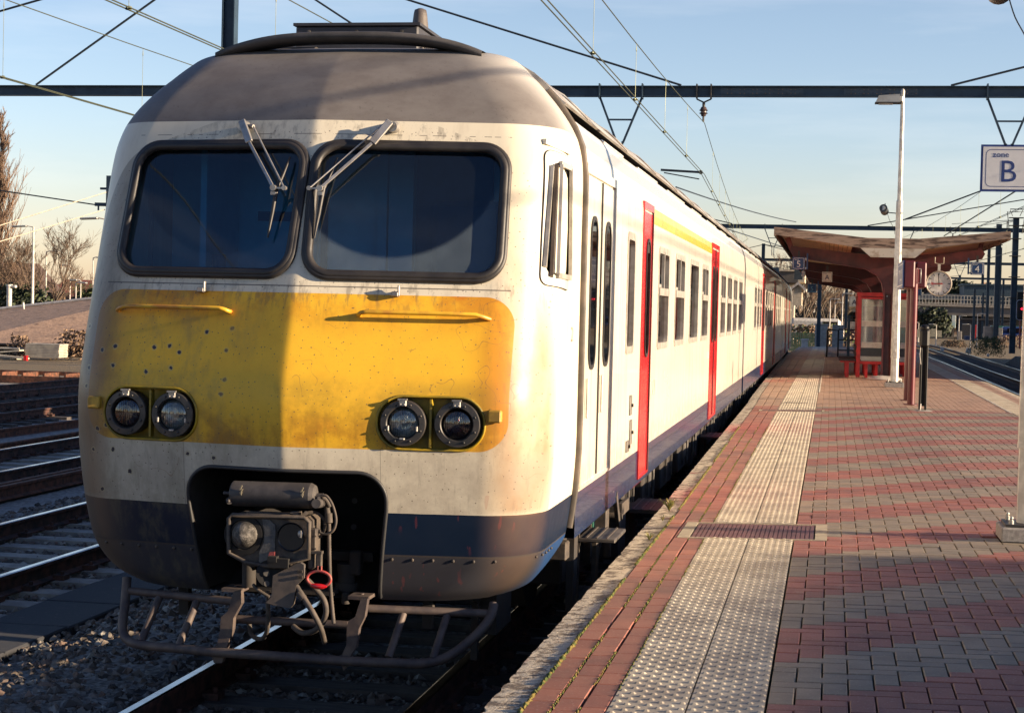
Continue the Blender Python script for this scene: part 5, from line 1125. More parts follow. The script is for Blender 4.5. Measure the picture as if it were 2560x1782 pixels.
# ---------------------------------------------------------------- red glazed shelter with benches
def shelter():
    x0, x1, y0, y1, z0, zt = .68, 1.95, 43.5, 47.4, .06, 2.12; t = thing('waiting_shelter', 'bright red glazed waiting shelter with posters under the canopy', 'shelter', (1.3, 45.4, .06), None); O = Vector((1.3, 45.4, .06)); rp_ = M('red shelter paint', (.52, .02, .018), .4, 0, (.36, .015, .015), 5); B = lambda mb, c, d, mi=0, bev=0: mb.box(Vector(c)-O, d, mi, None, bev)
    q = MB()
    for x in (x0, x1): 
        for y in np.linspace(y0, y1, 5): B(q, (x, y, z0+1.03), (.09, .09, zt-z0))
    B(q, ((x0+x1)/2, (y0+y1)/2, zt-.03), (x1-x0+.14, y1-y0+.14, .09)); 
    for y in (y0, y1): B(q, ((x0+x1)/2, y, .42), (x1-x0, .07, .07)); B(q, ((x0+x1)/2, y, 2.0), (x1-x0, .06, .05))
    for x in (x0, x1): B(q, (x, (y0+y1)/2, .42), (.06, y1-y0, .07))
    for x in np.linspace(x0+.2, x1-.1, 5): B(q, (x, y0+.05, .22), (.07, .07, .40)); B(q, (x, y1-.5, .22), (.07, .07, .40)); B(q, (x, y0+1.6, .22), (.07, .07, .4))
    q.build('frame', rp_, t)
    q = MB(); B(q, ((x0+x1)/2, y0-.0, 1.25), (x1-x0-.1, .012, 1.5)); B(q, (x0, (y0+y1)/2, 1.25), (.012, y1-y0-.1, 1.5)) if False else None; B(q, (x1, (y0+y1)/2, 1.25), (.012, y1-y0-.1, 1.5)); q.build('glass', glassmat('shelter glass', (.9, .93, .9), .03, .24, .14), t)
    q = MB()
    for z in (1.38, .86):
        for k in range(5): B(q, ((x0+x1)/2, y0-.012, z+k*.028-.06), (x1-x0-.12, .006, .018))
    q.build('glass_stripes', M('frosted stripe', (.62, .60, .52), .6), t)
    q = MB(); B(q, ((x0+x1)/2, y0+.19, 1.42), (x1-x0-.12, .02, 1.1)); q.build('glare_panel', M('pale painted glare', (.86, .84, .74), .5), t)  # pale panel added to stand for the sunlit reflection in the glass
    q = MB(); B(q, (1.02, y0+.14, 1.24), (.52, .02, 1.12)); B(q, (1.66, y0+.14, 1.24), (.40, .02, 1.12), 1); q.build('poster', [M('pink poster', (.42, .24, .32), .6, 0, (.36, .2, .28), 3), M('green poster', (.02, .30, .22), .5)], t)
    q = MB(); B(q, (1.02, y0+.125, 1.55), (.34, .01, .3), 0); B(q, (1.0, y0+.12, 1.46), (.2, .01, .12), 1); 
    for k in range(5): B(q, (1.04, y0+.125, 1.16-k*.03), (.26-(k % 2)*.06, .01, .008), 1)
    q.build('poster_print', [M('poster light', (.5, .38, .42), .6), M('poster dark', (.12, .14, .2), .6)], t)
    q = MB(); B(q, ((x0+x1)/2, y0-.004, .68), (x1-x0-.1, .03, .20)); B(q, ((x0+x1)/2, y0+.02, .47), (x1-x0-.1, .03, .07)); q.build('kick_rail', M('dark slate panel', (.025, .035, .04), .5), t); q = MB(); B(q, ((x0+x1)/2, y0-.002, .545), (x1-x0-.1, .02, .10)); B(q, ((x0+x1)/2, y0+.004, .545), (x1-x0-.14, .02, .16)); q.build('lower_panel', M('pale green panel', (.36, .42, .38), .5), t)
    q = MB(); B(q, (x0-.0, (y0+y1)/2, 1.25), (.03, y1-y0-.1, 1.5)); q.build('side_panel', rp_, t)
    for k, yb in enumerate((44.0, 45.3, 46.5)):
        b = thing('platform_bench', ('nearest', 'middle', 'farthest')[k]+' dark slatted bench on red legs at the left side of the red shelter', 'bench', (.42, yb, .05), 'benches beside the red shelter'); s = MB(); s.box((0, 0, .42), (.42, .9, .04)); s.build('seat', M('dark bench slats', (.035, .02, .02), .5), b)
        for yy in (-.35, .35):
            l = MB(); l.box((.0, yy, .2), (.09, .06, .4)); l.box((0, yy, .38), (.34, .05, .04)); l.build('leg', rp_, b)
        s = MB(); s.box((.2, 0, .72), (.04, .9, .10)); s.box((.2, 0, .56), (.04, .9, .08)); s.build('backrest', M('dark bench slats', (.035, .02, .02), .5), b)
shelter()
def railing():
    y = 66; z = .03; p = lambda x, z_: at(x, z_, y); t = thing('stair_railing', 'black stairwell railing beyond the left side of the red shelter', 'railing', (.15, y, .03)); O = Vector((.15, y, .03)); q = MB()
    a = -.12; q.tube([(a-.15, -1.2, 0), (a-.15, -1.2, .95), (a-.12, -1.2, 1.0), (a+.25, -1.2, .98), (a+.25, -1.2, 0)], .03, 6)
    for zz in (.98, .6, .22): q.tube([(a-.15, -1.2, zz), (a-.15, 3.0, zz)], .022, 6); q.tube([(a+.25, -1.0, zz+.04), (2.6, -1.0, zz+.04)], .025, 6)
    for x in (.6, 1.5, 2.4): q.tube([(x+a, -1.0, 0), (x+a, -1.0, 1.02)], .035, 6)
    for yy in (0, 1.4, 2.8): q.tube([(a-.15, yy, 0), (a-.15, yy, .98)], .03, 6)
    q.build('rail', black_paint, t); q = MB(); q.box((.9, -.9, .06), (2.3, .25, .16)); q.box((-.22, .5, .04), (.25, 3.4, .12)); q.build('kerb', M('pale kerb', (.34, .36, .38), .8), t)
railing()
q = MB(); q.box((0, 0, .75), (.09, .3, 1.5)); q.box((0, 0, 1.52), (.12, .34, .05)); tag(q.build('ticket_post', M('dark blue cabinet', (.02, .05, .09), .5), None, (.62, 62, .03)), 'narrow dark blue post standing behind the red shelter', 'post')
# ================================================================ OVERHEAD LINE
GY = [42.0, 107.0, 172.0, 237.0, 300.0]; BZ = 6.84
def ibeam(mb, a, b_, w_, h_, mi=0, ax=(0, 0, 1)):
    a, b_ = Vector(a), Vector(b_); d = (b_-a).normalized(); u = Vector(ax); s = d.cross(u).normalized()
    for sg in (-1, 1): mb.beam(a+u*sg*h_/2, b_+u*sg*h_/2, w_, .02, mi, 0, ax)
    mb.beam(a, b_, .02, h_-.02, mi, 0, ax)
def hbeam_mast(mb, x, y, z0, z1, w_=.28, mi=0):
    mb.box((x-w_/2, y, (z0+z1)/2), (.03, w_, z1-z0), mi); mb.box((x+w_/2, y, (z0+z1)/2), (.03, w_, z1-z0), mi); mb.box((x, y, (z0+z1)/2), (w_, .03, z1-z0), mi)
def gantry(y, xl, xr, ml, mr, label, detail=False, ztop=10.6, vs_=(), ins=()):
    t = thing('overhead_gantry', label, 'gantry', (ml, y, -.93), 'overhead line gantries across the tracks'); O = Vector((ml, y, -.93)); V = lambda *p: Vector(p)-O
    q = MB(); ibeam(q, V(xl, y, BZ), V(xr, y, BZ), .2, .24)
    if detail:
        for xa, xb in ((-4.85+2.1, -1.1+.3), (.15, 1.85)):
            q.box(V((xa+xb)/2, y-.016, BZ), (xb-xa, .012, .15), 1); k = 0
            x = xa+.06
            while x < xb-.03:
                for zz in (-.045, .045): q.cyl(V(x, y-.035, BZ+zz), V(x, y-.02, BZ+zz), .014, 6, 2 if (k % 3) else 0)
                x += .1; k += 1
    q.build('beam', [mast_paint, M('splice plate', (.05, .08, .11), .5), M('bolt head', (.2, .14, .09), .5)], t)
    for m_ in (ml, mr):
        if m_ is None: continue
        q = MB(); hbeam_mast(q, m_-O.x, 0, 0, ztop+.93, .30); q.build('mast', mast_paint, t)
        for dx in ((-13.5, -5.2, 5.6, 11.4) if m_ == ml else (-13.5,)):
            xe = m_+dx
            if xl < xe < xr: q = MB(); q.tube([V(m_, y, ztop-.1), V(xe, y, BZ+.15)], .028 if y < 60 else .035, 6); q.build('stay', cable_mat, t)
    for xv in vs_:      # V frames hanging from the beam
        q = MB()
        for s_ in (-1, 1): q.beam(V(xv+s_*.52, y, BZ-.12), V(xv+s_*.07, y, BZ-1.25), .05, .05); q.box(V(xv+s_*.52, y, BZ), (.03, .26, .36)); q.beam(V(xv+s_*.06, y, BZ-1.2), V(xv+s_*.06, y, BZ-1.75), .04, .04)
        q.beam(V(xv-.3, y, BZ-.68), V(xv+.3, y, BZ-.68), .04, .04); q.build('drop_bracket', mast_paint, t)
    for xi in ins:
        q = MB(); 
        for s_ in (-1, 1): q.box(V(xi+s_*.17, y, BZ), (.03, .26, .34), 0); q.tube([V(xi+s_*.17, y, BZ-.18), V(xi, y, BZ-.26)], .02, 6, 0)
        q.cyl(V(xi, y, BZ-.26), V(xi, y, BZ-.42), .035, 10, 0); q.disc_ring(V(xi, y, BZ-.45), (0, 0, -1), [(.06, -.08), (.085, -.02), (.11, .0), (.07, .02), (.07, .05), (.11, .07), (.07, .09), (.05, .14), (.0, .15)], 14, 1); q.cyl(V(xi, y, BZ-.58), V(xi, y, BZ-.72), .025, 8, 0); q.build('insulator', [steel_dark, M('porcelain insulator', (.08, .055, .05), .3)], t)
    return t
XI = -3.15
gantry(GY[0], -34, 20, -15.1, 16.1, 'nearest blue grey gantry beam crossing above the train', True, vs_=(-5.15, 3.95), ins=(XI,))
gantry(GY[1], -30, 22, -17.5, 15.5, 'second gantry beam, just above the canopy', False, 9.6, vs_=(-3.6, 4.2), ins=(7.0,))
gantry(GY[2], -12.5, 34, -6.7, 15.7, 'third gantry beam with a short mast left of the canopy', False, 8.4, vs_=(12.0,))
gantry(GY[3], -22, 36, -9.8, 19.5, 'fourth gantry beam with its mast seen below the left side of the canopy', False, 8.6, vs_=())
gantry(GY[4], -24, 44, -12, 21.0, 'fifth and farthest gantry beam, over the far tracks', False, 8.8, vs_=())
def wires():
    def sagline(x0, y0, x1, y1, zt, sag, n=14): return [(x0+(x1-x0)*k/n, y0+(y1-y0)*k/n, zt-sag*4*(k/n)*(1-k/n)) for k in range(n+1)]
    lines = [(-3.12, 'over the train', 4.86, BZ-.75, 0), (-7.4, 'over the second track', 4.62, BZ-.75, 1), (-11.3, 'over the third track', 4.55, BZ-.8, 2), (5.2, 'over the right hand track', 4.6, BZ-.75, 3), (9.0, 'over the far right track', 4.6, BZ-.75, 4)]
    for x, where, zc, zm, kk in lines:
        t = thing('overhead_line', 'catenary and contact wires with droppers '+where, 'overhead wires', (x, GY[0], zc), 'overhead lines'); O = Vector((x, GY[0], zc))
        c = MB(); m_ = MB(); dr = MB(); supports = [-12]+GY
        cur = lambda y: -.0009*max(0, y-60)**2*(1 if kk < 3 else .9) if y > 60 else 0
        for a, b_ in zip(supports, supports[1:]):
            thick = 1 if a < 50 else 1.3
            xa, xb = x+cur(a), x+cur(b_)
            for o in ((-.035, .035) if kk != 2 else (-.03, .03)):
                c.tube([Vector((xa+o, a, zc))-O, Vector((xb+o, b_, zc))-O], .0085*thick, 5, caps=False)
            P = sagline(xa, a, xb, b_, zm, .45); m_.tube([Vector(p)-O for p in P], .0085*thick, 5, caps=False)
            for k in range(1, 11):
                f = k/11; p = Vector((xa+(xb-xa)*f, a+(b_-a)*f, zm-.45*4*f*(1-f))); dr = MB(); dr.tube([p-O, p-O-Vector((0, 0, .03)), p-O-Vector((0, 0, .10)), p-O-Vector((0, 0, .13)), Vector((p.x, p.y, zc+.03))-O, Vector((p.x, p.y, zc+.02))-O, Vector((p.x, p.y, zc-.015))-O], [.0035*thick, .0035*thick, .0035*thick if a > 60 else .009, .0035*thick, .0035*thick, .035 if a < 60 else .005, .035 if a < 60 else .005], 4, caps=False); dr.build('dropper', wire_mat, t)
        c.build('contact_wire', wire_mat, t); m_.build('messenger_wire', wire_mat, t)
wires()
# registration arm and cross wires near the first gantry
q = MB(); A = at(1652, 425, 42); B = at(1752, 431, 42); q.tube([A, B], .028, 8); q.cyl(B-Vector((0, .04, 0)), B+Vector((0, .04, 0)), .05, 8); q.tube([at(1660, 432, 42), at(1748, 448, 42)], .016, 6); tag(q.build('registration_arm', cable_mat), 'slim steel arm holding the contact wire beyond the train roof', 'arm')
def cable(a, b_, r, label, mat=cable_mat, sag=0.0):
    n = 10; P = [a+(b_-a)*(k/n)-Vector((0, 0, sag*4*(k/n)*(1-k/n))) for k in range(n+1)]; q = MB(); q.tube(P, r, 5); tag(q.build('cable', mat), label, 'cable', 'long cross cables')
cable(at(1690, 468, 50), at(1990, 555, 90), .022, 'dark cable from the train roof towards the canopy', sag=.1)
cable(at(1790, 564, 60), at(2060, 650, 100), .02, 'lower dark cable passing behind the canopy corner')
cable(at(-30, 472, 60), at(238, 512, 60), .025, 'dark cable running left from the distant small mast'); cable(at(-20, 570, 50), at(268, 480, 60), .018, 'pale rope like cable rising to the distant small mast', M('pale cable', (.5, .42, .32), .7)); cable(at(-20, 610, 50), at(262, 524, 60), .018, 'lower pale cable rising to the distant small mast', M('pale cable', (.5, .42, .32), .7))
cable(at(2262, 549, 107), at(2600, 422, 107), .045, 'dark stay rising to the right above the canopy'); cable(at(2360, 590, 100), at(2600, 440, 60), .03, 'thin cable climbing behind the zone sign', wire_mat)
t = thing('small_mast', 'small dark mast with insulators just left of the cab', 'mast', at(286, 800, 60)*1.0); t.location.z = -.93; O = t.location
q = MB(); a = at(279, 440, 60); q.box((a.x-O.x, 0, (a.z+.93)/2), (.30, .25, a.z+.93)); q.box(Vector((a.x-O.x-.22, 0, at(280, 472, 60).z+.93)), (.4, .1, .08)); q.beam(at(238, 511, 60)-O, at(280, 512, 60)-O, .1, .13); q.box(at(246, 520, 60)-O, (.05, .05, .18)); q.build('mast', mast_paint, t)
# ---------------------------------------------------------------- zone B sign on the drop bracket
def zoneB():
    P = at(2520, 421, 42); s = 1.12; t = thing('zone_sign', 'large white zone B sign with blue border hanging from the nearest gantry', 'sign', P); w_ = .62; h_ = .545
    q = MB(); q.box((0, 0, 0), (2*w_, .05, 2*h_)); q.build('frame', M('sign frame blue', (.02, .05, .22), .4), t)
    q = MB(); q.box((0, -.027, 0), (2*w_-.10, .006, 2*h_-.10)); q.build('panel', M('sign face white', (.66, .66, .66), .5, 0, (.62, .62, .62)), t)
    bl = M('sign print blue', (.02, .05, .20), .5); q = MB(); o = rrl(w_-.11, h_-.11, .12); i_ = rrl(w_-.125, h_-.125, .105); n = len(o); q.add([(p[0], -.0315, p[1]) for p in o]+[(p[0], -.0315, p[1]) for p in i_], [(k, (k+1) % n, n+(k+1) % n, n+k) for k in range(n)]); q.build('border', bl, t)
    text('caption', 'zone', .19, (-.17, -.032, .31), (pi/2, 0, 0), bl, t, .002); text('letter', 'B', .72, (0, -.032, -.10), (pi/2, 0, 0), bl, t, .002)
zoneB()
# ================================================================ BACKGROUND
def ground_at(x, Y, z=-.93): p = at(x, 800, Y); return Vector((p.x, Y, z))
twig = M('bare twig bark', (.16, .105, .07), .9, 0, (.09, .065, .045), 4); twig_r = M('reddish bare twigs', (.23, .15, .10), .9, 0, (.15, .10, .07), .8); twig_g = M('pale bare twigs', (.22, .17, .11), .9, 0, (.13, .10, .07), .8); bark = M('tree bark', (.12, .09, .065), .9, 0, (.07, .055, .04), 8, .3)
def bare_tree(P, h, spread, seed, label, mat=twig, levels=5, kind='round', group=None, n0=5, r0=None, tw=.012, name='bare_tree'):
    R = random.Random(seed); t = thing(name, label, 'tree', P, group); tr = MB(); cr_ = MB(); r0 = r0 or h*.018
    def grow(p, d, l, r, lv):
        n = 3; pts = [p]; dd = Vector(d)
        for i in range(n): dd = (dd+Vector((R.gauss(0, .12), R.gauss(0, .12), R.gauss(0, .06)+(.12 if kind == 'poplar' else .04)))).normalized(); pts.append(pts[-1]+dd*l/n)
        (tr if lv <= 1 else cr_).tube(pts, [r*(1-.15*i) for i in range(n+1)], 6 if lv <= 1 else 3, caps=False)
        if lv >= levels: return
        k = R.randint(3, 4) if lv < levels-1 else R.randint(3, 5)
        for i in range(k):
            f = R.uniform(.35, 1); q_ = pts[0]+(pts[-1]-pts[0])*f; a = R.uniform(0, 6.28); sp = spread*(R.uniform(.5, 1.1)); nd = (dd+Vector((cos(a)*sp, sin(a)*sp, R.uniform(-.1, .3)))).normalized(); grow(q_, nd, l*R.uniform(.5, .8), max(tw*.6, r*.55), lv+1)
    if kind == 'poplar':
        tr.tube([(0, 0, 0), (0, 0, h*.5), (.1, 0, h*.97)], [r0, r0*.6, tw], 8)
        for i in range(90):
            z = h*(.06+.9*(i/90)); a = R.uniform(0, 6.28); l = h*.22*(1-.55*abs(z/h-.35))*R.uniform(.6, 1.1)*(1.25-z/h); grow(Vector((0, 0, z)), Vector((cos(a)*.42, sin(a)*.42, .9)).normalized(), l, tw*2, levels-2)
    else:
        tr.tube([(0, 0, 0), (0, 0, h*.18)], [r0, r0*.9], 8)
        for i in range(n0): a = 6.28*i/n0+R.uniform(-.4, .4); grow(Vector((0, 0, h*R.uniform(.1, .2))), Vector((cos(a)*spread, sin(a)*spread, 1)).normalized(), h*.38, r0*.6, 1)
    tr.build('trunk', bark, t); cr_.build('crown', mat, t); return t
def bush(P, w_, d, h, seed, label, cols, n=900, leaf=.09, name='shrub', cat='shrub', kind=None):
    R = random.Random(seed); mb = MB()
    for i in range(n):
        a = R.uniform(0, 6.28); u_ = R.random()**.45; z = h*R.random()**.8; k = sqrt(max(0, 1-(z/h)**2*.8))*(1+.25*sin(a*3+seed)); p = Vector((cos(a)*w_*u_*k, sin(a)*d*u_*k, z+.12*h*sin(a*5+seed)*u_)); s = leaf*R.uniform(.6, 1.3); v = Vector((R.gauss(0, 1), R.gauss(0, 1), R.gauss(0, .7))).normalized(); b_ = v.orthogonal().normalized(); c_ = v.cross(b_)
        mb.add([p+b_*s, p+c_*s*.6, p-b_*s, p-c_*s*.6], [(0, 1, 2, 3)], R.randrange(len(cols)))
    o = mb.build(name, cols, None, P); tag(o, label, cat); 
    if kind: o['kind'] = kind
    return o
leafg = M('dark evergreen leaf', (.045, .06, .02), .7, 0, (.03, .04, .015), 2); leafy = M('yellow green leaf', (.14, .15, .035), .7, 0, (.08, .1, .03), 2); leafd = M('very dark leaf', (.018, .025, .014), .8); dryg = M('dry grass straw', (.26, .17, .10), .9, 0, (.17, .11, .07), 2)
# left: low shingled roof, slabs, fence of lamps, trees and houses
def left_roof():
    y0, y1 = 68, 78; a0, a1 = at(-120, 857, y0), at(420, 871, y0); b0, b1 = at(-120, 788, y1), at(420, 728, y1); t = thing('shingled_roof', 'low wide roof covered in brown gravel like shingles beyond the rails', 'roof', (a0.x, y0, -.93)); O = t.location.copy(); V = lambda p: p-O
    m, nt, p = new_mat('brown shingles'); vec, x, y, z = coords(nt); n = noise(nt, vec, 3.2, 5, .75, (.5, 1, 1)); n2 = noise(nt, vec, .3, 3); st = noise(nt, vec, 16, 4, .8, (.6, 1, 1)).ramp(.3, .7); c_ = mixc(nt, st, (.30, .185, .115), (.52, .34, .23)); c_ = mixc(nt, n.ramp(.52, .66)*.8, c_, (.12, .075, .05)); nt.links.new(c_, p.inputs['Base Color']); p.inputs['Roughness'].default_value = .95; bump(nt, p, n, .9, .06)
    q = MB(); q.add([V(a0), V(a1), V(b1), V(b0)], [(0, 1, 2, 3)]); d = Vector((0, 0, -.08)); q.add([V(a0), V(a1), V(a1)+d, V(a0)+d], [(0, 3, 2, 1)]); q.build('shingle_covering', m, t)
    q = MB(); q.prism([V(a0)+Vector((0, .5, -.1)), V(a1)+Vector((0, .5, -.1)), V(Vector((a1.x, y0+.5, -.93))), V(Vector((a0.x, y0+.5, -.93)))], (0, 0, 0), (0, .2, 0)); q.prism([V(b0)+Vector((0, 0, -.02)), V(b1)+Vector((0, 0, -.02)), V(Vector((b1.x, y1, -.93))), V(Vector((b0.x, y1, -.93)))], (0, 0, 0), (0, .2, 0)); q.build('wall', M('dark shed wall', (.03, .022, .018), .9), t)
    q = MB(); q.tube([V(b0)+Vector((0, 0, .06)), V(b1)+Vector((0, 0, .06))], .075, 10); q.build('ridge_pipe', M('pale ridge pipe', (.55, .52, .48), .5), t)
    q = MB(); q.tube([V(a0)+Vector((0, -.02, -.02)), V(a1)+Vector((0, -.02, -.02))], .06, 8); q.build('gutter', M('black gutter', (.012, .01, .01), .6), t)
    q = MB(); p_ = at(60, 778, 77.3); q.cyl(V(p_), V(at(58, 756, 77.3)), .05, 8); q.cyl(V(at(58, 784, 77)), V(p_), .03, 8, 1); q.build('vent_pipe', [white_paint, steel_dark], t)
left_roof()
slab = M('stacked pale concrete slabs', (.52, .46, .36), .9, 0, (.34, .30, .25), 3, .3)
t = thing('slab_stack', 'stack of pale concrete slabs in front of the shingled roof', 'slabs', ground_at(118, 64)); q = MB()
for k in range(9): q.box((rnd.uniform(-.02, .02), 0, .13+k*.060), (1.42, .8, .052), 0, None, .004)
q.build('slab', slab, t); t2 = ground_at(20, 63)
t = thing('plank_pile', 'pale planks and broken slabs lying left of the slab stack', 'planks', t2); q = MB(); q.box((.1, 0, .12), (1.5, .3, .06), 0, Matrix.Rotation(.08, 3, 'Y')); q.box((-.2, .4, .3), (1.2, .4, .06), 0, Matrix.Rotation(-.1, 3, 'Y')); q.box((-.3, .8, .42), (1.0, .5, .06)); q.box((.2, .3, .05), (.2, .6, .1)); q.build('plank', slab, t)
q = MB(); q.box((0, 0, .1), (.13, .13, .2)); tag(q.build('red_block', red_gloss, None, ground_at(66, 62.5)), 'small red block on the ground beside the slab stack', 'block')
# rusty steel panels lying along the far track
t = thing('rust_beam', 'long rusty steel ladder like beam lying beyond the far rails', 'steel beam', (-27.5, 46.5, -.93)); q = MB(); q.box((0, 0, .1), (26, .12, .2)); q.box((0, 1.0, .25), (26, .08, .12))
for k in range(40): q.box((-12.8+k*.65, .5, .2), (.06, 1.0, .18), 0, Matrix.Rotation(.0, 3, 'Z'))
q.build('beam', rust, t)
wood_s = M('pale post paint', (.62, .57, .50), .6)
def thin_lamp(px, ytop, Y, label, arm=-1, hd=1.0, zb=-.93):
    top = at(px, ytop, Y); b = Vector((top.x, Y, zb)); t = thing('street_lamp', label, 'street lamp', b, 'slim pale street lamps'); h = top.z-zb; q = MB(); q.tube([(0, 0, 0), (0, 0, h*.5), (0, 0, h)], [.09*hd, .075*hd, .05*hd], 8); q.build('pole', wood_s, t)
    q = MB(); q.tube([(0, 0, h), (arm*.35*hd, 0, h+.06)], .03, 6); q.box((arm*.75*hd, 0, h+.03), (.8*hd, .25, .08), 1, Matrix.Rotation(arm*.05, 3, 'Y'), .03); q.build('lamp_head', [wood_s, galv], t)
thin_lamp(84, 568, 82, 'tall slim lamp in front of the bare tree on the left'); thin_lamp(116, 630, 90, 'second slim lamp to the right of the tall one', 1, .7); thin_lamp(266, 549, 62, 'slim lamp head right beside the cab silhouette', -1, .9); thin_lamp(233, 645, 100, 'slim lamp with a small head close to the cab', 1, .6); thin_lamp(190, 708, 80, 'short pale post with a small arm', 1, .5); thin_lamp(202, 702, 85, 'short pale post beside its twin near the cab', -1, .5); thin_lamp(176, 665, 95, 'short wooden coloured lamp before the red roofs', -1, .5)
t = thing('speaker_mast', 'thick pale post with a horn camera head at the left edge', 'post', ground_at(22, 81)); a = at(22, 716, 81); q = MB(); q.cyl((0, 0, 0), (0, 0, a.z+.93), .13, 12); q.cyl((0, 0, a.z+.93), (0, 0, a.z+1.03), .16, 12); q.box((.2, 0, a.z+.93), (.35, .2, .14), 0, None, .03); q.build('post', wood_s, t)
bare_tree(ground_at(-4, 95), 13.4, .5, 11, 'tall slender bare poplar at the left edge', twig_r, 5, 'poplar', tw=.022, name='poplar_tree')
bare_tree(ground_at(112, 88), 6.4, .75, 5, 'spreading bare tree left of the cab', twig, 6, n0=6, tw=.014)
bare_tree(ground_at(215, 130), 5.0, .8, 8, 'low bare tree just beside the cab', twig_r, 5, n0=6, tw=.02)
bare_tree(ground_at(60, 120), 5.0, .8, 18, 'low reddish bare tree behind the lamps', twig_r, 5, n0=7, tw=.02)
bush(ground_at(40, 86), 2.6, 1.5, 2.9, 3, 'dark evergreen hedge behind the shingled roof', [leafg, leafd, leafg], 2600, .14); bush(ground_at(160, 84), 1.6, 1, 1.9, 4, 'bright yellow green bush behind the ridge pipe', [leafy, leafg], 900, .12); bush(ground_at(222, 100), 1.8, 1, 3.0, 6, 'pale green bush close to the cab silhouette', [leafy, leafg, leafg], 1200, .13)
bush(ground_at(110, 100), 6, 1.5, 2.6, 13, 'brown bramble thicket behind the street lamps', [dryg, twig_r, leafd], 3600, .16)
bush(ground_at(205, 65), 1.5, .5, 1.1, 21, 'dry brown weeds at the right of the slab stack', [dryg, twig_r], 900, .07); bush(ground_at(52, 65.5), .6, .3, .9, 22, 'dry brown weeds between planks and slabs', [dryg, twig_r], 350, .06)
def house(P, w_, d, h, rh, wallm, roofm, label, ridge='x', name='house', wins=()):
    t = thing(name, label, 'house', P); q = MB(); q.box((0, 0, h/2), (w_, d, h))
    if ridge == 'y': q.prism([(-w_/2, -d/2, h), (w_/2, -d/2, h), (0, -d/2, h+rh)], (0, 0, 0), (0, d, 0))
    q.build('wall', wallm, t); q = MB(); o = .3
    if ridge == 'y':
        for s_ in (-1, 1): q.prism([(s_*(w_/2+o), -d/2-o, h-.2), (0, -d/2-o, h+rh+.05), (0, -d/2-o, h+rh+.25), (s_*(w_/2+o), -d/2-o, h)], (0, 0, 0), (0, d+2*o, 0))
    else: q.prism([(-w_/2-o, -d/2-o, h), (-w_/2-o, 0, h+rh), (-w_/2-o, d/2+o, h)], (0, 0, 0), (w_+2*o, 0, 0))
    q.build('roof', roofm, t)
    for (x, z, ww, hh) in wins: q = MB(); q.box((x, -d/2-.02, z), (ww, .06, hh)); q.build('window', M('far window', (.03, .04, .05), .2), t)
    return t
brickw = M('far brick wall', (.30, .13, .09), .9, 0, (.2, .09, .07), 2); cream_w = M('far cream wall', (.60, .50, .36), .9); tile_r = M('red roof tiles', (.24, .06, .04), .85, 0, (.16, .05, .04), 2); tile_d = M('dark roof tiles', (.09, .06, .05), .85)
house(ground_at(40, 140), 5.5, 8, 2.2, 2.9, cream_w, tile_d, 'cream gabled house behind the poplar', 'y'); house(ground_at(150, 170), 9, 7, 1.8, 2.0, brickw, tile_r, 'red roofed house behind the spreading bare tree'); house(ground_at(238, 180), 7, 7, 2.0, 2.4, M('far dark wall', (.03, .03, .05), .9), tile_r, 'low house with red roof beside the cab', 'x'); house(ground_at(108, 190), 6, 7, 1.6, 1.6, M('far pink wall', (.5, .3, .26), .9), M('pink roof', (.3, .12, .1), .9), 'pale pink low house between the trees')
# --- centre: signal box, containers, cabinets, trees behind the platform end
def signal_box():
    Y = 150; P = at(1930, 800, Y); P.z = -.93; t = thing('signal_box', 'concrete signal box with an overhanging upper storey behind the train end', 'building', P); V = lambda x, y_, Yd=0: at(x, y_, Y+Yd)-P
    con = M('grey brown cladding', (.11, .095, .08), .9, 0, (.08, .07, .06), 3); q = MB(); a, b_ = V(1905, 678), V(1995, 706); q.box(((a.x+b_.x)/2, 3, (a.z+b_.z)/2), (b_.x-a.x, 7, a.z-b_.z+.1)); q.build('upper_storey', con, t); q = MB(); q.box((b_.x+.28, 3, (a.z+b_.z)/2), (.56, 7, a.z-b_.z)); q.box(((a.x+b_.x)/2, 3, a.z+.08), (b_.x-a.x+.9, 7.3, .12)); q.build('side_wall', cream_w, t)
    q = MB(); c_ = V(1985, 745); q.box((c_.x-2.1, 3, c_.z*.5+.6), (4.2, 5, b_.z-.1)); q.build('tower', M('pale concrete tower', (.5, .42, .32), .9, 0, (.35, .3, .24), 3), t); q = MB(); q.box((c_.x-2.4, .4, c_.z+.9), (2.4, .2, 1.1)); q.build('window', M('far window', (.03, .04, .05), .2), t)
signal_box()
q = MB(); P = at(1930, 678, 140); q.box((0, 0, 0), (1.3, .2, 1.2)); tag(q.build('dark_board', M('navy board', (.01, .03, .06), .5), None, P-Vector((.1, 0, .3))), 'navy board rising beside the signal box roof', 'board')
house(Vector((at(1994, 800, 128).x, 128, 2.2)), .55, 3, 1.2, .25, cream_w, M('pale roof', (.5, .45, .4), .8), 'small pale gabled cabin right of the train end', 'y', wins=((0, 2.2, .6, .7),))
q = MB()
t = thing('picket_fence', 'green slatted fence behind the end of the train', 'fence', at(2015, 860, 120)); O = t.location.copy()
a, b_ = at(1975, 858, 120)-O, at(2052, 852, 120)-O; q = MB(); k = 0; x = a.x
while x < b_.x: q.box((x, 0, .0), (.09, .03, 1.5+.1*(k % 2)), 0); x += .14; k += 1
q.box(((a.x+b_.x)/2, .04, .4), (b_.x-a.x, .04, .08)); q.box(((a.x+b_.x)/2, .04, -.4), (b_.x-a.x, .04, .08)); q.build('slats', M('green fence paint', (.04, .10, .06), .7, 0, (.09, .12, .08), 2), t)
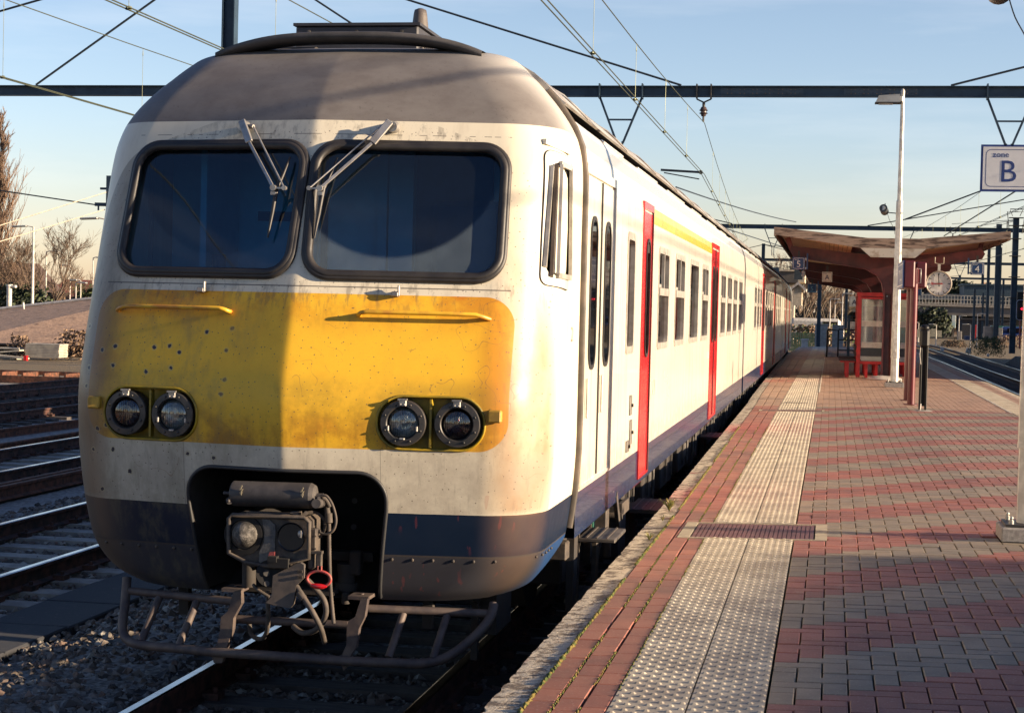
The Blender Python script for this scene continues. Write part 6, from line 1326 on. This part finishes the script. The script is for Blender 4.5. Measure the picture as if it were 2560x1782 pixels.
for i, (px, Y, h, sp, sd, kd) in enumerate(((2005, 170, 8.5, .55, 31, 0), (2035, 190, 9.5, .5, 32, 1), (2068, 200, 8.0, .5, 33, 0), (2095, 210, 6.0, .6, 34, 1), (1985, 190, 8, .5, 35, 1))):
    bare_tree(ground_at(px, Y), h, sp, sd, ('first', 'second', 'third', 'fourth', 'fifth')[i]+' tall bare tree counted from the train end, behind the platform', (twig_r, twig_g)[kd], 5, n0=6, tw=.03, group='bare trees behind the platform end')
bush(ground_at(2030, 125), 3.2, 1, 1.7, 41, 'dry yellowish scrub in front of the green fence', [dryg, leafy, twig_r], 1500, .12, kind='stuff')
for (px, yt, Y, wd, lab, c_) in ((2054, 812, 105, .75, 'grey relay cabinet left of the blue mast', (.34, .33, .31)), (2095, 815, 112, .7, 'grey relay cabinet under the white pole', (.30, .29, .28)), (2012, 850, 95, .35, 'small pale box on the ground beyond the fence', (.6, .55, .5))):
    a = at(px, yt, Y); q = MB(); q.box((0, 0, (a.z+.93)/2), (wd, .6, a.z+.93), 0, None, .02); q.box((0, 0, a.z+.96), (wd+.1, .7, .06)); tag(q.build('relay_cabinet', M('cabinet grey', c_, .7), None, Vector((a.x, Y, -.93))), lab, 'cabinet')
def bx(name, px0, py0, px1, py1, Y, d, mat, label, cat, bev=.02):
    a, b_ = at(px0, py0, Y), at(px1, py1, Y); q = MB(); q.box((0, d/2, 0), (abs(b_.x-a.x), d, abs(a.z-b_.z)), 0, None, bev); return tag(q.build(name, mat, None, Vector(((a.x+b_.x)/2, Y, (a.z+b_.z)/2))), label, cat)
t = thing('parked_van', 'white van parked beyond the platform end', 'van', ground_at(2040, 150)); q = MB(); q.box((0, 0, 1.45), (4.2, 2, 1.5), 0, None, .25); q.box((1.6, 0, 1.0), (1.6, 1.9, .9), 0, None, .2); q.build('body', M('van white', (.65, .6, .52), .4), t); q = MB(); q.box((1.2, -1.0, 1.7), (1.2, .06, .5)); q.build('window', dark_glass, t)
for xx in (-1.3, 1.5): q = MB(); q.cyl((xx, -1.02, .6), (xx, -.8, .6), .36, 14); q.build('wheel', black_rubber, t)
t = thing('freight_container', 'pale ribbed freight container above a dark red wagon beyond the railing', 'container', ground_at(2103, 165)); a, b_ = at(2066, 803, 165), at(2140, 824, 165); O = t.location.copy(); q = MB(); q.box(((a.x+b_.x)/2-O.x, 1, (a.z+b_.z)/2-O.z), (b_.x-a.x, 2, a.z-b_.z)); x = a.x-O.x
while x < b_.x-O.x: q.box((x, -.03, (a.z+b_.z)/2-O.z), (.09, .08, a.z-b_.z)); x += .22
q.build('body', M('pale container', (.52, .44, .36), .7, 0, (.3, .25, .2), 2), t); q = MB(); q.box(((a.x+b_.x)/2-O.x, .8, b_.z-O.z-.55), (b_.x-a.x-.3, 1.6, 1.0)); q.build('load', M('dark maroon load', (.05, .02, .025), .8), t)
# --- overbridge
def bridge():
    Y = 225; t = thing('road_bridge', 'concrete road bridge with white railing crossing the tracks in the distance', 'bridge', (at(2300, 800, Y).x, Y, -.93)); O = t.location.copy(); V = lambda x, y_, dy=0: at(x, y_, Y+dy)-O
    con = M('bridge concrete', (.19, .165, .14), .9, 0, (.13, .115, .10), .6); q = MB(); a, b_, c_, d_ = V(2050, 753), V(2640, 770), V(2640, 798), V(2050, 776); q.prism([a, b_, c_, d_], (0, 0, 0), (0, 9, 0)); q.build('deck', con, t)
    q = MB(); q.prism([V(2050, 751, -.3), V(2640, 768, -.3), V(2640, 774, -.3), V(2050, 757, -.3)], (0, 0, 0), (0, .3, 0)); q.build('cornice', M('pale cornice', (.36, .31, .25), .9), t)
    for px, w_ in ((2375, 1.2), (2474, 1.8), (2210, 1.2)): q = MB(); p = V(px, 785); q.box((p.x, 4, p.z/2-.2), (w_, 7, p.z)); q.build('pier', con, t)
    q = MB(); k = 0
    for px in range(2050, 2640, 8): p = V(px, 751+(px-2050)*17/590); q.box((p.x, -.1, p.z+.55), (.10, .06, 1.1)); 
    for dz in (.12, .6, 1.1): q.beam(V(2050, 751, -.1)+Vector((0, 0, dz)), V(2640, 768, -.1)+Vector((0, 0, dz)), .08, .08)
    q.build('railing', M('pale railing', (.5, .45, .36), .6), t)
    q = MB(); p = V(2370, 738); q.prism([V(2075, 733, 12), V(2400, 735, 12), V(2400, 750, 12), V(2075, 748, 12)], (0, 0, 0), (0, .4, 0)); q.build('far_parapet', M('far parapet', (.42, .35, .27), .9, 0, (.3, .25, .2), .5), t)
bridge()
bush(at(2250, 800, 280)-Vector((0, 0, 2.6)), 24, 4, 4.6, 51, 'dim brown wood seen beneath the bridge', [twig_r, leafd, twig], 5200, .5, 'far_wood', 'wood', 'stuff')
bush(at(2440, 790, 300)-Vector((0, 0, 2.2)), 20, 4, 7.0, 52, 'brown wood behind the right side of the bridge', [twig_r, twig_g, leafd], 3800, .5, 'far_wood', 'wood', 'stuff')
bush(at(2385, 742, 245)-Vector((0, 0, .5)), 3.2, 2, 2.5, 53, 'spiky dark evergreen tree above the bridge behind the clock', [leafd, leafg], 900, .35, 'evergreen_tree', 'tree'); bush(at(2418, 745, 250)-Vector((0, 0, .5)), 2.4, 2, 2.2, 54, 'rounder dark evergreen right of the spiky one above the bridge', [leafd, leafg], 700, .35, 'evergreen_tree', 'tree')
bush(at(2333, 800, 200)-Vector((0, 0, 1.7)), 2.6, 2, 2.9, 55, 'dark rounded evergreen under the bridge arch', [leafd, leafg], 900, .25, 'evergreen_tree', 'tree')
for i, (px, yt, Y, w_, lab) in enumerate(((2552, 715, 230, 14, 'dark blue tall building at the right edge'), (2450, 742, 320, 20, 'pale brick building behind the bridge railing'), (2470, 800, 215, 6, 'low dark building right of the bridge pier'))):
    a = at(px, yt, Y); m_ = (M('teal dark cladding', (.03, .06, .085), .6), brickw, M('dark block', (.03, .03, .035), .8))[i]; t = thing('building', lab, 'building', Vector((a.x, Y, -.93))); q = MB(); q.box((0, 4, (a.z+.93)/2), (w_, 8, a.z+.93)); q.box((0, 4, a.z+1.0), (w_+.4, 8.4, .2)); q.build('wall', m_, t); fw = M('far window', (.03, .04, .05), .2)
    for k in range(int(w_/2)):
        for z in np.arange(2, a.z+.4, 2.6): q = MB(); q.box((-w_/2+1+k*2, -.03, z), (1.0, .08, 1.2)); q.build('window', fw, t)
bx('advert_hoarding', 2380, 788, 2389, 820, 205, .3, M('pale hoarding', (.62, .62, .55), .6, 0, (.35, .5, .5), .6), 'tall pale advertising hoarding beneath the bridge', 'hoarding')
bx('blue_container', 2413, 840, 2444, 851, 190, 2, M('blue tarpaulin', (.02, .045, .12), .6), 'long low blue container in front of the bridge', 'container')
bx('grey_hut', 2463, 816, 2484, 848, 150, 2, M('hut grey', (.24, .22, .19), .8, 0, (.17, .155, .14), 2), 'grey lineside hut behind the round bush', 'hut'); bx('grey_hut', 2493, 820, 2506, 848, 158, 2, M('hut grey', (.24, .22, .19), .8, 0, (.17, .155, .14), 2), 'second narrower lineside hut between the blue masts', 'hut')
bx('relay_cabinet', 2395, 828, 2404, 852, 165, 1, M('hut pale', (.33, .3, .26), .8), 'small grey cabinet in front of the bridge pier', 'cabinet'); bx('red_post', 2438.5, 812, 2442, 846, 175, .3, red_gloss, 'thin bright red post under the bridge', 'post')
t = thing('parked_car', 'dark blue car parked at the right behind the masts', 'car', ground_at(2540, 160)); q = MB(); q.box((0, 0, 1.0), (4.2, 1.8, .7), 0, None, .2); q.box((0, 0, 1.55), (2.6, 1.6, .6), 0, None, .25); q.build('body', M('car blue', (.02, .04, .15), .3), t); q = MB(); q.box((.2, -.82, 1.55), (2.0, .05, .35)); q.build('window', dark_glass, t)
for xx in (-1.3, 1.3): q = MB(); q.cyl((xx, -.95, .65), (xx, -.75, .65), .33, 14); q.build('wheel', black_rubber, t)
t = thing('parked_car', 'green car parked behind the second blue mast', 'car', ground_at(2516, 162)); q = MB(); q.box((0, 0, 1.0), (4.0, 1.8, .7), 0, None, .2); q.box((0, 0, 1.6), (3.0, 1.6, .6), 0, None, .2); q.build('body', M('car green', (.03, .09, .06), .4), t)
for i, (px, yt, Y, arm, lab) in enumerate(((2444, 785, 150, 1, 'slim lamp beneath the bridge with an arm to the right'), (2427, 812, 150, -1, 'short lamp left of the slim one under the bridge'), (2288, 806, 160, -1, 'first tiny lamp seen below the bridge right of the red poles'), (2297, 807, 165, -1, 'second tiny lamp right of the red poles'), (2398, 790, 170, 1, 'lamp next to the hoarding'), (2341, 812, 160, -1, 'tiny lamp beneath the clock'), (2076, 748, 140, 1, 'slanting white pole behind the railing'), (2107, 735, 118, 1, 'bright white pole left of the shelter'), (2088, 757, 150, 1, 'second white pole behind the railing'))):
    thin_lamp(px, yt, Y, lab, arm, .6)
# masts on the right, scattered along the far tracks
for i, (px, yt, Y, w_, lab) in enumerate(((2498, 560, 150, .40, 'thick blue mast behind the canopy tip'), (2474, 590, 160, .22, 'slim blue mast left of the thick one'), (2437, 722, 190, .2, 'short dark mast under the small 4 sign'), (2458, 732, 215, .2, 'short mast beside the grey hut'), (2509, 700, 200, .2, 'far mast between the two thick masts'), (2050, 700, 100, .18, 'thick blue mast behind the small 5 sign'), (2117, 720, 130, .17, 'blue mast left of the red shelter'))):
    a = at(px, yt, Y); t = thing('line_mast', lab, 'mast', Vector((a.x, Y, -.93)), 'blue steel masts of the overhead line'); q = MB(); hbeam_mast(q, 0, 0, 0, a.z+.93, w_); 
    q.build('mast', mast_paint, t); q = MB(); q.box((0, 0, a.z+.4), (w_*1.5, w_*1.5, .06)); q.build('clamp', steel_dark, t); q = MB(); q.box((0, 0, a.z-.8), (w_*1.6, w_*1.4, .06)); q.build('clamp', steel_dark, t)
def tall_mast():
    Y = 104; a = at(2546, 545, Y); t = thing('line_mast', 'tall lattice topped mast with insulators at the right edge', 'mast', Vector((a.x, Y, 0)), 'blue steel masts of the overhead line'); O = t.location.copy(); q = MB(); h = a.z; b = at(2530, 875, Y)-O
    hbeam_mast(q, b.x, 0, -.4, h, .30); q.build('mast', mast_paint, t); q = MB()
    for z in (h, h-.45, h-1.2, h-2.2, h-3.4, h-4.6, .6): q.box((b.x, -.02, z), (.62 if z < h-.5 else .8, .4, .045))
    for s_ in (-1, 1): q.tube([(b.x+s_*.35, 0, h-.9), (b.x+s_*.5, 0, h+.35), (b.x-s_*.1, 0, h+.35)], .025, 5); q.tube([(b.x+s_*.35, 0, h+.45), (b.x+s_*.2, 0, h+.1)], .02, 5); q.tube([(b.x+s_*.5, -.1, h-.2), (b.x+s_*.5, -.1, h-1.3)], .03, 6)
    q.box((b.x+.1, 0, h+.5), (.9, .05, .05)); q.box((b.x+.7, 0, h-.45), (.7, .08, .1)); q.build('bracket', steel_dark, t)
    for (tx, ty, tY) in ((2380, 560, 150), (2440, 566, 150), (2485, 568, 150)): cable(Vector((a.x, Y, h-.1)), at(tx, ty, tY), .02, 'guy cable %s of the tall mast at the right edge' % ('long' if tx < 2400 else 'middle' if tx < 2450 else 'short'))
tall_mast()
t = thing('railway_signal', 'black signal head showing a red light on a red post at the right edge', 'signal', at(2553, 872, 100)); O = t.location.copy(); q = MB(); a = at(2551, 775, 100)-O; q.box(a, (.42, .2, 1.05), 0, None, .08); q.box(a+Vector((.1, 0, .75)), (.6, .15, .5)); q.build('head', black_paint, t); q = MB(); o = rrl(.22, .55, .15); q.tube([a+Vector((p[0], -.12, p[1])) for p in o], .018, 6, closed=True); q.build('visor_rim', M('rim grey', (.4, .45, .5), .5), t)
q = MB(); q.sphere(a+Vector((.06, -.13, .06)), .05, 10); m_, nt, p = new_mat('red signal light'); p.inputs['Base Color'].default_value = (.6, .0, .02, 1); p.inputs['Emission Color'].default_value = (1, .01, .03, 1); p.inputs['Emission Strength'].default_value = 2.5; q.build('light', m_, t)
q = MB(); q.cyl(Vector((a.x+.02, 0, 0)), a, .05, 8); q.build('post', M('signal post red', (.35, .08, .06), .5), t)
# --- right hand side: curving tracks, second platform, bush
def rcurve(pxs, z=RZ): return pxs
def right_track(off, lab=None):
    pts = []; 
    for (x, y, z) in RT: pts.append((x+off, y))
    track(pts, smat=sleeper_w, sstep=.65, ymax=120)
RT = [(4.98, 5, 0), (4.98, 90, 0), (4.8, 120, 0), (4.2, 150, 0), (2.5, 200, 0), (-1.5, 250, 0)]
right_track(0)
RT = [(7.75, 5, 0), (7.75, 80, 0), (7.9, 110, 0), (7.9, 135, 0), (7.3, 165, 0), (5.5, 205, 0), (1.5, 260, 0)]; right_track(0)
q = MB(); pe = [(9.35, 5), (9.35, 70), (9.25, 88), (9.3, 92)]
for (xa, ya), (xb, yb) in zip(pe, pe[1:]): q.prism([(xa, ya, -.93), (xa+4.0, ya, -.93), (xa+4.0, ya, -.30), (xa, ya, -.30)], (0, 0, 0), (xb-xa, yb-ya, 0))
q.add([(9.3, 92, -.30), (13.3, 92, -.30), (13.3, 98, -.93), (9.3, 98, -.93)], [(0, 1, 2, 3)]); q.add([(9.3, 92, -.30), (9.3, 98, -.93), (9.3, 92, -.93)], [(0, 1, 2)])
struct(q.build('second_platform', M('dark platform wall', (.045, .045, .05), .9, 0, (.025, .025, .03), 2, .2)))
bush(at(2470, 888, 97), 1.0, .8, .95, 61, 'rounded green bush at the end of the second platform', [leafg, leafy, leafg], 3200, .035); bush(at(2388, 868, 130), .9, 1.5, .5, 62, 'reddish dry scrub left of the round bush', [twig, leafd, dryg], 1500, .05); bush(at(2530, 870, 118), 1.4, 1.5, .8, 63, 'reddish dry scrub behind the tall mast', [twig_r, dryg], 1200, .05)
for (px, py, Y, s, lab) in ((2356, 873, 108, .22, 'white marker block between the right hand rails'), (2421, 877, 98, .25, 'tilted white marker stone before the round bush'), (2590, 880, 90, .1, 'pale stone on the second platform'), (2470, 888, 90.5, .12, 'thin white marker on the second platform wall')):
    q = MB(); q.box((0, 0, 0), (s, s, s*1.2), 0, Matrix.Rotation(.25, 3, 'Y'), .02); tag(q.build('marker_stone', M('marker white', (.6, .55, .5), .8), None, at(px, py, Y)), lab, 'marker')
t = thing('crossing_post', 'pale slatted marker board behind the black post', 'board', at(2307, 850, 120)); q = MB()
for k in range(7): q.box((-1.1+k*.36, 0, .45+(.06 if k % 2 else 0)), (.33, .06, .55-(.1 if k in (0, 6) else 0)))
q.build('board', M('cream board', (.50, .44, .30), .7), t); q = MB(); q.cyl((0, .1, -1), (0, .1, .5), .05, 8); q.build('post', steel_dark, t)
t = thing('far_shadow_block', 'long unseen brick block added right of the frame to shade the far platform and train', 'building', (22, 80, -.93)); q = MB(); q.box((3, -1.8, 3.5), (8, 70, 7.0)); q.build('wall', brickw, t); q = MB(); q.box((3, -1.8, 7.1), (8.2, 70.2, .2)); q.build('roof', tile_d, t)  # unseen block added to cast shade on the shelter and rear carriages
# an unseen block added right of the frame to throw shadow over the near paving
t = thing('near_shadow_block', 'unseen brick block added right of the frame to shade the near paving', 'building', (22, -6, -.93)); q = MB(); q.box((3, -1.9, 2.73), (8, 34.5, 5.46)); q.build('wall', brickw, t); q = MB(); q.box((3, -1.9, 5.57), (8.2, 34.6, .22)); q.build('roof', tile_d, t)
